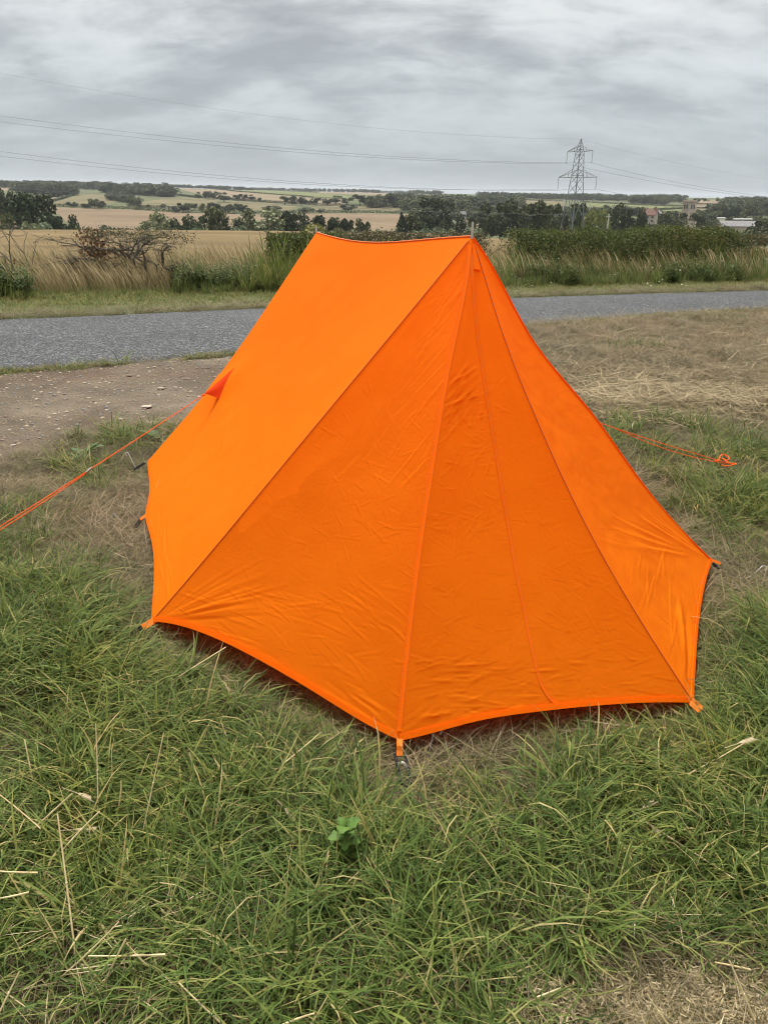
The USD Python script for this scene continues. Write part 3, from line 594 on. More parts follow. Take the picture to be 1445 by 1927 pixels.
for cv, ns, w in ((s_FL, (nL, nRoof), .0028), (s_FR, (nC, nR), .0022)):
    c = cv(np.linspace(.01, .99, 160)); nn = sum(ns) / np.linalg.norm(sum(ns))
    obj('piping', tube(c + nn * .001, w * .62, 5), PIPE, tent, smooth=True)
c = s_R2(np.linspace(0, .99, 160)); obj('piping', tube(c + nR * .002, .003, 6), SEAM, tent, smooth=True)
c = ridge(np.linspace(0, 1, 120)); obj('piping', tube(c + [0, 0, .002], .0035, 6), THREAD, tent, smooth=True)
def stitch(cv, nn, side, off, lift, t0=.03, t1=.985):
    t = np.linspace(t0, t1, 300); c = cv(t); nv = mix(*nn)(c); tg = np.gradient(c, axis=0); sd_ = np.cross(nv, tg); sd_ /= np.linalg.norm(sd_, axis=1, keepdims=True)
    if (sd_.mean(0) @ side) < 0: sd_ = -sd_
    c = c + sd_ * off + nv * lift; return join([tube(c[k:k + 2] + 0 * c[k:k + 2], .0009, 4, False) for k in range(0, 298, 2)])
seams = [stage.GetPrimAtPath(str(tent.GetPath()) + '/seam'), stage.GetPrimAtPath(str(tent.GetPath()) + '/seam_001')]
for cv, nn, sd_, off, sm in ((s_N, (nL, nC), -lat, .002, 0), (s_N, (nL, nC), -lat, .013, 0), (zipc, (nC,), lat, .0015, 1), (zipc, (nC,), lat, .0105, 1)):
    obj('stitching', stitch(cv, nn, sd_, off, .0016), THREAD, seams[sm], kind='stuff')
for cv, nn, w, lab in ((h_L, nL, .020, 'folded hem of the left front wall'), (h_C, nC, .020, 'folded hem of the front wall'), (h_R, nR, .018, 'folded hem of the right front wall'), (h_roof, nRoof, .022, 'folded hem of the left roof slope')):
    obj('hem', strip(cv, np.array([0, 0, 1.]), w, .0012, mix(nn), nseg=240, wob=.25), ORANGE, tent, smooth=40, label=lab)
# reinforcing patch under the front pole
pt = lambda t, k: s_N(np.array([t]))[0] * (1 - k) + s_FR(np.array([t]))[0] * k
pa = [pt(.018, .15), pt(.018, .9), pt(.075, .82), pt(.075, .28)]
pv = np.array([q + nC * .004 for q in pa] + [q + nC * .001 for q in pa]); pf = [[0, 1, 2], [0, 2, 3], [0, 4, 5], [0, 5, 1], [1, 5, 6], [1, 6, 2], [2, 6, 7], [2, 7, 3], [3, 7, 4], [3, 4, 0]]
obj('reinforcing_patch', (pv, np.array(pf)), SEAM, tent)
# poles: the spikes stand through the ridge
for top, px, rad, lab in ((A, (888, 417), .0050, 'front pole with its steel spike through the ridge'), (R, (595.5, 424), .0065, 'rear pole with its steel spike through the ridge')):
    foot = np.array([top[0], top[1], 0.01]); tip = at_r(px[0], px[1], math.hypot(top[0], top[1]))
    pole = obj('pole', tube([foot, top - [0, 0, .03]], .011, 10), plain('pole_metal', (.5, .5, .5), .4, .8) if top is A else L + 'pole_metal', tent, smooth=40, label=lab)
    b = top + [0, 0, -.03]; tip = np.array([top[0], top[1], tip[2]])
    obj('spike', tube([b, b * .3 + tip * .7, tip - [0, 0, .004], tip], [rad, rad * .92, rad * .85, rad * .4], 10), plain('spike_steel', (.40, .38, .33), .5, .4) if top is A else L + 'spike_steel', pole, smooth=40)
# webbing tabs and shock cord loops at the pegging points
def ribbon(pts, w, sidev, th_=.0016):
    p = np.array(pts, float); s = np.asarray(sidev, float) / np.linalg.norm(sidev) * w / 2
    tg = np.gradient(p, axis=0); nn = np.cross(tg, s); nn /= np.linalg.norm(nn, axis=1, keepdims=True); nn *= th_
    q = np.stack([p - s - nn, p - s + nn, p + s + nn, p + s - nn, p - s - nn], 0); return q.reshape(-1, 3), gridfaces(5, len(p))
tabs = [(N, [(752, 1391), (752, 1404), (752, 1412), (752, 1423)], (1, 0, 0), .019), (FL, [(292, 1166), (283, 1172), (275, 1177), (268, 1181)], (.3, .9, 0), .024), (FR, [(1300, 1320), (1307, 1326), (1313, 1331), (1319, 1337)], (.7, -.6, .2), .026),
        (R2, [(1334, 1052), (1342, 1055), (1349, 1058), (1356, 1061)], (.3, -.9, .2), .012), (L2, [(277, 968), (271, 972), (267, 975), (264, 978)], (.3, .9, 0), .012)]
for base, px, sd_, w in tabs:
    r_ = math.hypot(base[0], base[1]); pts = []
    for k, p in enumerate(px):
        z = base[2] + .006 - (.012 if base is N else .002) * k
        pts.append(gp(p[0], p[1], max(z, .012)))
    sv = np.cross(pts[-1] - pts[0], pts[0] - EYE); obj('peg_tab', ribbon(pts, w, np.array(sd_, float) if base is N else sv), WEB, tent)
def loop(px_a, px_b, za, zb, w, name='shock_cord', fleck=True):
    a, b = gp(*px_a, za), gp(*px_b, zb); d_ = b - a; s = np.cross(d_, [0, 0, 1]); s /= np.linalg.norm(s); t = np.linspace(0, 1, 15)
    l_ = a + d_ * t[:, None] + s * (w * np.sqrt(np.clip(1 - (2 * np.minimum(t, .5) - .0) ** 0 * 0 - (np.clip(t - .75, 0, 1) * 4) ** 2, 0, 1)))[:, None] * .5
    r_ = l_ - 2 * ((l_ - a) @ s)[:, None] * s
    pts = np.vstack([l_, r_[::-1][1:]]); cord = obj(name, tube(pts, .0042, 6), BLACK, tent, smooth=True)
    if fleck:
        ps = []
        for k in range(2, len(pts) - 2, 4):
            q = (pts[k] + pts[k + 1]) / 2; m_ = trimesh.creation.icosphere(1, .0013); m_.apply_translation(q + [0, -.001, .0030]); ps.append((np.array(m_.vertices), np.array(m_.faces)))
        obj('fleck', join(ps), WHITE, cord)
loop((752, 1418), (766, 1482), .055, .035, .03)
loop((268, 1180), (246, 1194), .05, .035, .014, fleck=False)
loop((272, 871), (252, 884), .06, .04, .012, fleck=False)
loop((266, 976), (253, 994), .05, .035, .012, fleck=False)
loop((1341, 1060), (1353, 1071), .06, .04, .010, fleck=False)

# the storm-guy tab, pulled out of the left roof, and the guy lines
mid = tab_t * .45 + tab_b * .55; nr = roofN.reshape(-1, 3).mean(0); nr /= np.linalg.norm(nr)
dd = ray(386, 741); dep = ((mid + nr * .17) - EYE) @ FW; TIP = EYE + dd * dep / (dd @ FW)
tv = []; nt = 14; fwd = np.array([.15, -1, .1])
for k in range(nt):
    q = k / (nt - 1); a = tab_t * (1 - q) + TIP * q; b = tab_b * (1 - q) + TIP * q
    for j in range(8):
        w_ = j / 7; tv.append(a * (1 - w_) + b * w_ + nr * .004 + fwd * (.010 * math.sin(math.pi * w_) * math.sin(math.pi * q)))
tabP = np.array(tv).reshape(nt, 8, 3)
DARKTAB = fabric('guy_tab_cloth', (.55, .040, .003), .04)
obj('guy_tab', (np.vstack([tabP.reshape(-1, 3), tabP.reshape(-1, 3) - fwd * .004]), np.vstack([gridfaces(nt, 8), gridfaces(nt, 8)[:, ::-1] + nt * 8])), DARKTAB, tent, smooth=True, label='triangular guy tab of redder double cloth standing out of the left roof slope')
uv_ = on((405, 700)); fl_ = np.array([tab_t + nr * .003, uv_ * .3 + tab_t * .7 + nr * .004, TIP + nr * .004, (tab_t + TIP) / 2 + nr * .012 + np.array([-.02, 0, .012])])
obj('guy_tab', (fl_, np.array([[0, 1, 3], [1, 2, 3], [0, 3, 2]])), ORANGE, tent, smooth=True)
def catline(a, b, sag, n_=60):
    t = np.linspace(0, 1, n_); return a + (b - a) * t[:, None] - np.array([0, 0, 1.]) * (4 * sag * t * (1 - t))[:, None]
# left guy: leaves the picture on the left
dl = ray(0, 985); e = np.array([-.93, -.28]); e /= np.linalg.norm(e)
from scipy.optimize import brentq
pegL = gp(-270, 1158, .02)
# slide the peg along its line of sight plane so that the cord runs straight away from the roof
gl = thing('guy_line', 'orange guy line running from the tab on the left roof slope down to the left', 'guy line')
pts = catline(TIP, pegL, .012)
obj('cord', tube(pts, .0021, 6), GUY, gl, smooth=True)
k0 = int(np.argmin(np.abs(proj(pts)[:, 0] - 165)))
sl = pts[k0]; dirv = (pegL - TIP) / np.linalg.norm(pegL - TIP)
low_ = catline(sl + [0, 0, -.006], pegL + [0, 0, -.002], .016, 40); obj('cord', tube(low_, .0021, 6), GUY, gl, smooth=True)
obj('slider', join([tube([sl - dirv * .018 + [0, 0, .003], sl + dirv * .018 + [0, 0, -.004]], .0055, 8)]), DARKSTEEL, gl, smooth=40)
kn = trimesh.creation.icosphere(2, .008); kn.apply_scale([1.3, 1, .8]); kn.apply_translation(TIP + dirv * .015); obj('knot', (np.array(kn.vertices), np.array(kn.faces)), GUY, gl, smooth=True)
# right guy: from the far roof slope to the grass on the right
gr_ = thing('guy_line', 'orange guy line with a loose looped end on the grass right of the tent', 'guy line')
tr = rightP[42, 40]; pr_ = gp(1372, 872, .08)
pts = catline(tr, pr_, .02); obj('cord', tube(pts, .0024, 6), GUY, gr_, smooth=True)
q0 = pts[int(np.argmin(np.abs(proj(pts)[:, 0] - 1160)))]; low_ = catline(q0, pr_ + [0, .0, -.004], .03, 40); obj('cord', tube(low_, .0024, 6), GUY, gr_, smooth=True)
lp = [gp(*p, .11) for p in [(1345, 866), (1356, 858), (1362, 855), (1368, 858), (1371, 864), (1366, 866), (1359, 862), (1366, 867), (1375, 872), (1385, 872), (1378, 875), (1366, 877), (1358, 875)]]
obj('loose_end', tube(spline(lp)(np.linspace(0, 1, 90)), .0034, 6), GUY, gr_, smooth=True)

def hook_peg(px_top, px_bot, z_top, z_bot, label, mt, rad=.0028, hook=.012, hookdir=(1, 0, 0)):
    a, b = gp(*px_top, z_top), gp(*px_bot, z_bot); d_ = (a - b) / np.linalg.norm(a - b); hd = np.asarray(hookdir, float); hd = hd - d_ * (hd @ d_); hd /= np.linalg.norm(hd)
    arc = [a - d_ * hook + hd * hook + (-hd * math.cos(t) + d_ * math.sin(t)) * hook for t in np.linspace(0, math.pi * 1.05, 16)]
    pts = np.vstack([[b - d_ * .09, b, b * .5 + a * .5 - d_ * hook * .5], arc, [arc[-1] - d_ * .012]])
    t = thing('tent_peg', label, 'tent peg', b)
    obj('shaft', tube(pts[:3] - b, rad, 8), mt, t, smooth=True); obj('hook', tube(pts[2:] - b, rad, 8), mt, t, smooth=True)
hook_peg((748, 1437), (757, 1470), .055, .005, 'steel hook peg through the black loop at the nose of the tent', plain('dulled_steel', (.36, .36, .35), .5, .7), .0034, .011, (1, -.1, .1))
hook_peg((819, 1364), (802, 1440), .085, .0, 'dull wire hook peg standing loose against the front hem of the tent', DARKSTEEL, .003, .011, (1, 0, .1))
hook_peg((240, 850), (256, 882), .10, .01, 'shiny steel peg leaning by the rear left corner of the tent', plain('worn_steel', (.33, .33, .32), .5, .7), .003, .009, (-1, 0, -.3))
hook_peg((214, 966), (236, 990), .05, .01, 'dark peg beside the middle peg tab of the left hem', DARKSTEEL, .003, .010, (-1, .3, 0))
hook_peg((1437, 1063), (1413, 1085), .05, .01, 'grey hook peg in the grass right of the tent', L + 'dulled_steel', .003, .010, (1, 0, .2))

# ------------------------------------------------------------------ grass
def blades(n, rad, len_, wid, tilt0, tilt1, nseg=4, seed=0, z0=0.0, curl=.5, fold=.25, wave=.0):
    """n blades rooted within rad; each a tapering strip that leans from tilt0 at the root to tilt1 at the tip (degrees from upright)"""
    g = np.random.default_rng(seed)
    comb = seed % 2; a = g.uniform(0, 2 * np.pi, n); rr_ = rad * np.sqrt(g.uniform(0, 1, n)); base = np.stack([rr_ * np.cos(a), rr_ * np.sin(a), g.uniform(-.006, z0 + 1e-6, n)], 1)
    az = g.normal(0, .75, n) if comb and nseg > 3 else g.uniform(0, 2 * np.pi, n); L_ = g.uniform(*len_, n); W_ = g.uniform(*wid, n)
    t0 = np.radians(g.uniform(*tilt0, n)); t1 = np.radians(g.uniform(*tilt1, n)); cur = g.normal(0, curl, n)
    pos = base.copy(); V = []
    for k in range(nseg + 1):
        s = k / nseg; th_ = t0 + (t1 - t0) * s ** 1.3; az_k = az + cur * s
        h = np.stack([np.cos(az_k), np.sin(az_k)], 1); d = np.stack([h[:, 0] * np.sin(th_), h[:, 1] * np.sin(th_), np.cos(th_)], 1)
        if k: pos = pos + d * (L_ / nseg)[:, None]
        sd_ = np.stack([-h[:, 1], h[:, 0], np.zeros(n)], 1)
        w = W_ * (np.minimum(1, .55 + s * 1.6) * (1 - s ** 2.4) ** .8)
        if k == nseg: V.append(pos.copy())
        else:
            up_ = np.cross(sd_, d)
            V.append(pos - sd_ * (w / 2)[:, None] + up_ * (w * fold * g.uniform(-.3, 1))[:, None]); V.append(pos + sd_ * (w / 2)[:, None])
    V = np.stack(V, 1); V[..., 2] = np.maximum(V[..., 2], -.01)
    f = []
    for k in range(nseg - 1):
        f += [[2*k, 2*k+1, 2*k+3], [2*k, 2*k+3, 2*k+2]]
    f.append([2*(nseg-1), 2*(nseg-1)+1, 2*nseg])
    f = np.array(f); m_ = V.shape[1]
    return V.reshape(-1, 3), (f[None] + (np.arange(n) * m_)[:, None, None]).reshape(-1, 3)

LUSH = [(blades(26, .055, (.06, .235), (.0022, .0056), (8, 64), (60, 125), 4, 10 + k, curl=.6), M['lush']) for k in range(8)]
TALLER = [(blades(18, .04, (.11, .24), (.0035, .0068), (10, 50), (55, 125), 5, 30 + k, curl=.4), M['lush']) for k in range(4)]
FINE = [(blades(26, .055, (.05, .13), (.0012, .0026), (25, 75), (60, 112), 3, 50 + k, curl=.8), M['fine']) for k in range(6)]
THATCH = [(blades(30, .08, (.05, .17), (.0009, .0022), (55, 88), (70, 104), 3, 70 + k, z0=.022, curl=1.3), M['thatch']) for k in range(6)]
SHORT = [(blades(30, .10, (.04, .11), (.003, .006), (10, 60), (40, 100), 3, 90 + k, curl=.8), M['lush'] if k % 3 else M['fine']) for k in range(5)]
STRAWT = [(blades(7, .12, (.05, .20), (.0016, .0032), (80, 89), (84, 96), 2, 110 + k, z0=.03, curl=.15, fold=.1), M['straw']) for k in range(5)]
CHIPS = [(blades(22, .07, (.008, .035), (.002, .005), (70, 92), (76, 100), 2, 130 + k, z0=.012, curl=.3), M['straw']) for k in range(3)]
rg = np.random.default_rng(77)
def sample(n, y0, y1):
    """points on the ground in a wedge that holds the view with a margin, evenly per square metre"""
    y = np.sqrt(rg.uniform(y0 ** 2, y1 ** 2, n)); x = rg.uniform(-1, 1, n) * (y * .60 + 1.15); return x, y
def place(name, protos, x, y, scl, lift=0.0, tilt=0.18, label=None, sx=None):
    n = len(x); z = near_z(x, y) + lift
    scl = np.asarray(scl) * rg.uniform(.75, 1.25, n)
    s3 = np.stack([scl, scl, scl * (sx if sx is not None else 1.0)], 1)
    swirl = 9 * n2(x, y, 1.4, 55, 2) + rg.normal(0, .7, n)       # neighbouring tufts lie the same way
    return scatter(name, protos, np.stack([x, y, z], 1), swirl, s3, rg.integers(0, len(protos), n), np.abs(rg.normal(0, tilt, n)), rg.uniform(0, 2 * np.pi, n), kind='stuff', label=label)
inner = TENT.buffer(-.10)
def keep(x, y, dirt=True):
    k = ~shapely.contains_xy(inner, x, y) & (y < rn(np.clip(x, -39, 44)) - .06)
    if dirt: k &= ~shapely.contains_xy(DIRT, x + .35 * (n2(x, y, 1.7, 81) - .5), y + .35 * (n2(x, y, 1.7, 82) - .5))
    return k
hemd = lambda x, y: shapely.distance(shapely.points(x, y), TENT)
def dryzone(x, y):
    return smoothstep(1.1, 1.9, x) * smoothstep(5.9, 6.7, y - .25 * x + .9 * (n2(x, y, 2.0, 83) - .5))
x, y = sample(19500, .55, 4.2); x2, y2 = sample(17000, 4.2, 9.0); x3 = rg.uniform(1, 11, 14000); y3 = rg.uniform(9, 16, 14000); x, y = np.r_[x, x2, x3], np.r_[y, y2, y3]
k = keep(x, y); x, y = x[k], y[k]; lu = lush(x, y); dz = dryzone(x, y)
q = rg.uniform(0, 1, len(x))
sel = q < np.clip((lu - .38) * 1.7, 0, .85) * (1 - .96 * dz) * np.where(y > 4.2, .8, .62)
far = np.clip(1 + (y - 3) * .06, .9, 1.4)
hd = hemd(x, y)
place('long_grass', LUSH, x[sel], y[sel], (.55 + .62 * lu[sel]) * np.clip(.45 + hd[sel] * 1.8, .45, 1) * far[sel], label='long green grass growing in tufts around the tent')
t_ = (rg.uniform(0, 1, len(x)) < .11 * smoothstep(.66, .9, lu)) & (y < 4.5) & (hd > .12) & (dz < .3)
place('coarse_grass', TALLER, x[t_], y[t_], .85 + .2 * lu[t_], label='coarse broad-bladed green grass in the thickest tufts')
q = rg.uniform(0, 1, len(x)); s2 = q < (.80 - .35 * lu) * (1 - .9 * dz * (n2(x * .55, y, 1.5, 32, 4) < .54))
place('fine_grass', FINE, x[s2], y[s2], np.clip(.75 + .2 * lu[s2], .6, 1) * far[s2], label='fine olive grass between the tufts')
q = rg.uniform(0, 1, len(x)); s3 = q < np.clip(.85 - .55 * lu - .25 * dz, .2, .95)
place('dry_thatch', THATCH, x[s3], y[s3], (1 + .15 * dz[s3]) * far[s3], .004, .10, label='flattened dry grass and thatch on the ground')
q = rg.uniform(0, 1, len(x)); s4 = q < (.012 + .05 * (lu < .3) + .07 * dz)
place('fallen_straw', STRAWT, x[s4], y[s4], .8, .02, .10, label='scattered pale straws lying on the grass')
def in_px(px, n):
    P_ = Polygon([gp(*p)[:2] for p in px]); a, b, c, d = P_.bounds; xx, yy = rg.uniform(a, c, n), rg.uniform(b, d, n); kk = shapely.contains_xy(P_, xx, yy) & ~shapely.contains_xy(inner, xx, yy); return xx[kk], yy[kk]
x, y = in_px([(1060, 757), (1072, 722), (1200, 720), (1330, 735), (1640, 748), (1640, 778), (1400, 770), (1250, 766), (1120, 772)], 2800)
x3, y3 = in_px([(1010, 700), (1640, 690), (1640, 815), (1100, 800)], 900); x, y = np.r_[x, x3], np.r_[y, y3]
M['oldstraw'] = leaf('old_straw', [(0, (.13, .098, .05)), (.4, (.20, .155, .085)), (.8, (.29, .235, .135)), (1, (.42, .35, .22))], None, transl=0.1, rough=0.7)
FARSTRAW = [(blades(6, .14, (.06, .26), (.0045, .008), (78, 89), (84, 97), 2, 170 + k, z0=.03, curl=.15, fold=.1), M['oldstraw']) for k in range(5)]
x9, y9 = in_px([(1000, 640), (1445, 600), (1640, 640), (1640, 790), (1090, 790)], 620); x, y = np.r_[x, x9], np.r_[y, y9]
place('cut_straw', FARSTRAW, x, y, 1.0, .025, .16, label='swathe of cut straw lying in a band right of the tent')
xa, ya = in_px([(1180, 1927), (1260, 1850), (1470, 1800), (1600, 2000), (1150, 2000)], 260); xb, yb = in_px([(960, 1880), (1190, 1850), (1250, 1927), (1200, 2000), (960, 2000)], 60); xc, yc = in_px([(690, 1520), (800, 1500), (820, 1600), (730, 1620)], 40)
place('straw_chips', CHIPS, np.r_[xa, xb, xc], np.r_[ya, yb, yc], .9, .012, .12, label='pale straw chips and husks on bare patches of the grass')
xa, ya = in_px([(140, 1720), (330, 1700), (340, 1860), (200, 1927), (60, 1927), (60, 1800)], 22)
place('fallen_straw', STRAWT, xa, ya, .9, .03, .3, label='loose straws caught in the grass at bottom left')
# the mown verge on the far side of the lane and the rough edge of the near side
n_ = 7200; x = rg.uniform(-9, 13, n_); off = rg.uniform(-.08, 3.0, n_); y = rf(x) + off
place('verge_grass', SHORT, x, y, (.65 + .5 * smoothstep(.3, 2.2, off)), .0, .25, label='short mown grass of the verge beyond the lane')
x = rg.uniform(-9, 13, 1500); off = np.abs(rg.normal(0, .35, 1500)); y = rf(x) + off - .05
place('verge_thatch', THATCH, x, y, 1.5, .01, .2, label='dry mowings along the far edge of the lane')
x = rg.uniform(-8, 12, 2600); y = rn(x) - np.abs(rg.normal(0, .13, 2600)) + .04; k = (n2(x, y, 1.6, 85) > np.where(x > 1, .40, .44)) & ~shapely.contains_xy(inner, x, y)
place('lane_edge_grass', SHORT, x[k], y[k], .6, 0, .3, label='thin grass fringing the near edge of the lane')
# pebbles and clods on the bare track
def stone(seed, s=1.0):
    m_ = trimesh.creation.icosphere(1, s); v = np.array(m_.vertices); v *= (.75 + .5 * meshkit.noise(v * 1.6 / s + seed * 9.1, seed))[:, None]; v[:, 2] *= .6; return v, np.array(m_.faces)
EARTH = [noisy('clod_brown', (.13, .095, .07), (.22, .165, .125), 30, .95), noisy('pebble_buff', (.20, .17, .125), (.34, .29, .22), 30, .9), noisy('pebble_grey', (.10, .098, .09), (.19, .185, .17), 30, .9)]
x, y = in_px(dirt_px, 7500); k = y < rn(x) - .1; x, y = x[k], y[k]
n_ = len(x)
scatter('gravel', [(stone(k, .5), EARTH[k % 3]) for k in range(6)], np.stack([x, y, near_z(x, y) + .001], 1), rg.uniform(0, 6.28, n_), .006 + .030 * rg.uniform(0, 1, n_) ** 5, rg.integers(0, 6, n_), kind='stuff', label='small pebbles and clods of the bare track left of the tent')
x, y = in_px(dirt_px, 900); place('track_straw', [(blades(4, .08, (.04, .13), (.002, .003), (80, 90), (84, 97), 2, 150 + k, z0=.008, curl=.2, fold=.05), M['straw']) for k in range(3)], x, y, .8, .004, .05, label='straw litter on the bare track')
CHALK = noisy('chalk', (.24, .21, .17), (.34, .30, .25), 40, .9, .004)
for k, (px, s, lab) in enumerate([((303, 731), .045, 'rounded buff stone on the bare track, the largest one far from the tent'), ((227, 789), .032, 'small flat white chalk stone on the track edge'), ((276, 765), .075, 'flat smear of white chalk across the middle of the track'), ((288, 796), .085, 'broad buff stone at the grass edge below the chalk smear'), ((330, 729), .028, 'small buff stone right of the rounded one on the track'), ((25, 838), .03, 'white chip of chalk at the left edge of the track'), ((243, 707), .038, 'dark brown clod on the far side of the track'), ((352, 714), .05, 'dark clod near the tent roof edge on the track')]):
    p = gp(*px); v, f = stone(40 + k, s); v = v * ([1.0, .8, .28] if k in (2, 3) else [1.15, .9, .8])
    t = s_ = .62; obj('stone', (v * s_ + [p[0], p[1], th(p[0], p[1]) + s * .03], f), EARTH[0] if k >= 6 else (EARTH[1] if k in (0, 3, 4) else CHALK), smooth=40, label=lab, cat='stone')

# single long straws that stand and lie in the near grass
STALKS = [((180, 1362), (184, 1540), .26, .05, 'tall upright pale straw, the higher one at left below the tent corner'), ((308, 1379), (268, 1570), .27, .05, 'long pale straw leaning right below the left front tent wall'), ((108, 1532), (142, 1800), .25, .03, 'long pale straw standing at left, its foot in the straw litter'), ((-5, 1493), (76, 1560), .17, .10, 'pale straw sloping in from the left edge'), ((136, 1494), (62, 1562), .18, .08, 'pale straw crossing the one that slopes in from the left edge'),
          ((188, 1527), (118, 1600), .16, .08, 'short straw slanting beside the longest standing straw'), ((-5, 1640), (71, 1643), .12, .11, 'level straw at the left edge of the picture'), ((-5, 1692), (54, 1680), .10, .09, 'thin straw at the left edge below the level one'), ((224, 1735), (112, 1842), .14, .03, 'straw slanting down left over the straw litter'), ((237, 1768), (196, 1852), .14, .04, 'thick short straw standing in the litter at bottom left'),
          ((238, 1776), (276, 1818), .12, .06, 'short straw falling right from the thick one'), ((166, 1800), (311, 1797), .10, .09, 'straw lying level across the litter at bottom left'), ((36, 1830), (-4, 1912), .13, .05, 'short bent straw in the bottom left corner'), ((228, 1470), (222, 1525), .14, .06, 'short upright straw between the two tall ones'), ((280, 1420), (260, 1470), .14, .06, 'thin green-gold straw left of the leaning one'), ((356, 1417), (372, 1458), .12, .06, 'short broken straw tip right of the leaning one'),
          ((1414, 1391), (1290, 1460), .16, .05, 'long straw with a seed head leaning right below the right tent corner'), ((1402, 1668), (1246, 1568), .06, .05, 'long fallen wheat straw lying at right'), ((1372, 1808), (1424, 1935), .14, .03, 'pale straw leaning in the bottom right corner'), ((1345, 1812), (1412, 1826), .06, .05, 'short straw lying in the bottom right corner'), ((1218, 1872), (1262, 1935), .10, .03, 'thin straw standing at the bottom edge, right of centre'), ((592, 1908), (528, 1932), .12, .08, 'short thick straw cut off at the bottom edge'),
          ((336, 1850), (420, 1930), .10, .04, 'thin straw slanting to the bottom edge left of centre'), ((46, 1392), (62, 1470), .15, .06, 'thin dry straw at the left edge below the dock leaf'), ((425, 1218), (318, 1285), .10, .03, 'dry grass stem reaching under the left front hem'), ((605, 1378), (512, 1455), .10, .03, 'thin dry stem slanting in the grass left of the nose'), ((1055, 1860), (1010, 1878), .05, .04, 'short straw on the bare patch at bottom right')]
for a, b, za, zb, lab in STALKS:
    pa_, pb_ = gp(*a, za), gp(*b, zb); d_ = pb_ - pa_; mid_ = (pa_ + pb_) / 2 + [rg.normal(0, .0015), rg.normal(0, .0015), rg.normal(0, .0015)]
    cv = spline([pa_, mid_, pb_])(np.linspace(0, 1, 9))
    v, f = tube(cv, np.linspace(.0017, .0023, 9) * rg.uniform(.8, 1.15), 6)
    nd = tube([cv[4] - d_ * .006, cv[4] + d_ * .006], .0029, 6); v, f = join([(v, f), nd])
    obj('straw_stalk', (v, f), M['stalk'], smooth=True, label=lab, cat='straw')
def ear(p, q, label):
    """a wheat ear from p to q: overlapping spikelets in two rows with short awns"""
    d_ = q - p; ln = np.linalg.norm(d_); d_ /= ln; s = np.cross(d_, [0, 0, 1]); s /= np.linalg.norm(s); u_ = np.cross(s, d_); parts = [tube([p - d_ * .05, q], .0012, 5)]
    for k in range(9):
        for sg in (-1, 1):
            c = p + d_ * ln * (k + .5 * (sg > 0)) / 9 + s * sg * .0026; m_ = trimesh.creation.icosphere(1, 1.0); v = np.array(m_.vertices) * [.0017, .0017, .0052]
            ax_ = d_ + s * sg * .42; ax_ /= np.linalg.norm(ax_); b1 = np.cross(ax_, u_); b1 /= np.linalg.norm(b1); b2 = np.cross(ax_, b1)
            v = c + v[:, :1] * b1 + v[:, 1:2] * b2 + v[:, 2:] * ax_; parts.append((v, np.array(m_.faces)))
            parts.append(tube([c + ax_ * .006, c + ax_ * .016], [.0006, .0002], 3))
    obj('wheat_ear', join(parts), M['ear'], smooth=40, label=label, cat='wheat ear')
for a, b, za, zb, lab in [((538, 1524), (556, 1543), .06, .055, 'fallen wheat ear in the grass left of the green weed'), ((1212, 1520), (1231, 1508), .06, .07, 'pale wheat ear lying at right below the tent hem'), ((1222, 1553), (1240, 1566), .055, .05, 'wheat ear at the upper end of the long fallen straw'), ((150, 1495), (172, 1503), .10, .09, 'wheat ear hanging by the tall upright straw'), ((145, 1562), (182, 1560), .07, .07, 'wheat ear lying level at left below the two tall straws'), ((1394, 1398), (1418, 1390), .155, .165, 'seed head at the tip of the straw below the right tent corner')]:
    ear(gp(*a, za), gp(*b, zb), lab)

# broad-leaved plants
def leafmesh(ln, w, lobes, bend, seed, nseg=14, cup=.15):
    """a leaf along +x: lobed or plain outline, midrib groove, drooping tip"""
    t = np.linspace(0, 1, nseg); g = np.random.default_rng(seed)
    prof_ = w * np.sin(np.pi * t ** .8) ** .8 * (1 + (.35 * np.abs(np.sin(t * np.pi * lobes)) - .2 if lobes else 0)); prof_[0] = w * .06; prof_[-1] = .0005
    x_ = ln * t; z_ = ln * (.35 * t - bend * t ** 2); rows = []
    for s in (-1, -.5, 0, .5, 1):
        rows.append(np.stack([x_ + .10 * ln * abs(s) * (lobes > 0), prof_ * s, z_ + np.abs(s) * prof_ * cup + .08 * prof_ * np.sin(t * 17 + seed + s * 3) * abs(s)], 1))
    P_ = np.stack(rows, 0); return P_.reshape(-1, 3), gridfaces(5, nseg)
def turn(vf, az, el, at):
    v, f = vf; R_ = trimesh.transformations.rotation_matrix(az, [0, 0, 1])[:3, :3] @ trimesh.transformations.rotation_matrix(-el, [0, 1, 0])[:3, :3]; return v @ R_.T + at, f
def rosette(px, label, name, cat, mt, n, ln, w, lobes, el, seed, stem=0.0, z=0.0):
    p = gp(*px, z); g = np.random.default_rng(seed); t = thing(name, label, cat, p)
    if stem: obj('stem', tube([[0, 0, -.02], [.004, 0, stem * .5], [0, .004, stem]], .0025, 6), mt, t, smooth=True)
    for k in range(n):
        h = stem * (k / max(1, n - 1)) if stem else g.uniform(0, .01); az = k * 2.4 + g.normal(0, .3); s = g.uniform(.7, 1.15)
        v, f = turn(leafmesh(ln * s, w * s, lobes, g.uniform(.25, .55), seed + k), az, el + g.normal(0, .15), np.array([0, 0, h]))
        lf = obj('leaf', (v, f), mt, t, smooth=True)
        obj('leaf_stalk', tube([[0, 0, h - .004], v[2 * 14 + 1]], .0013, 5), mt, lf)
rosette((650, 1622), 'bright green weed with lobed leaves in the grass below the nose of the tent', 'weed', 'plant', M['weedleaf'], 24, .042, .017, 2.6, .45, 3, stem=.115, z=.03)
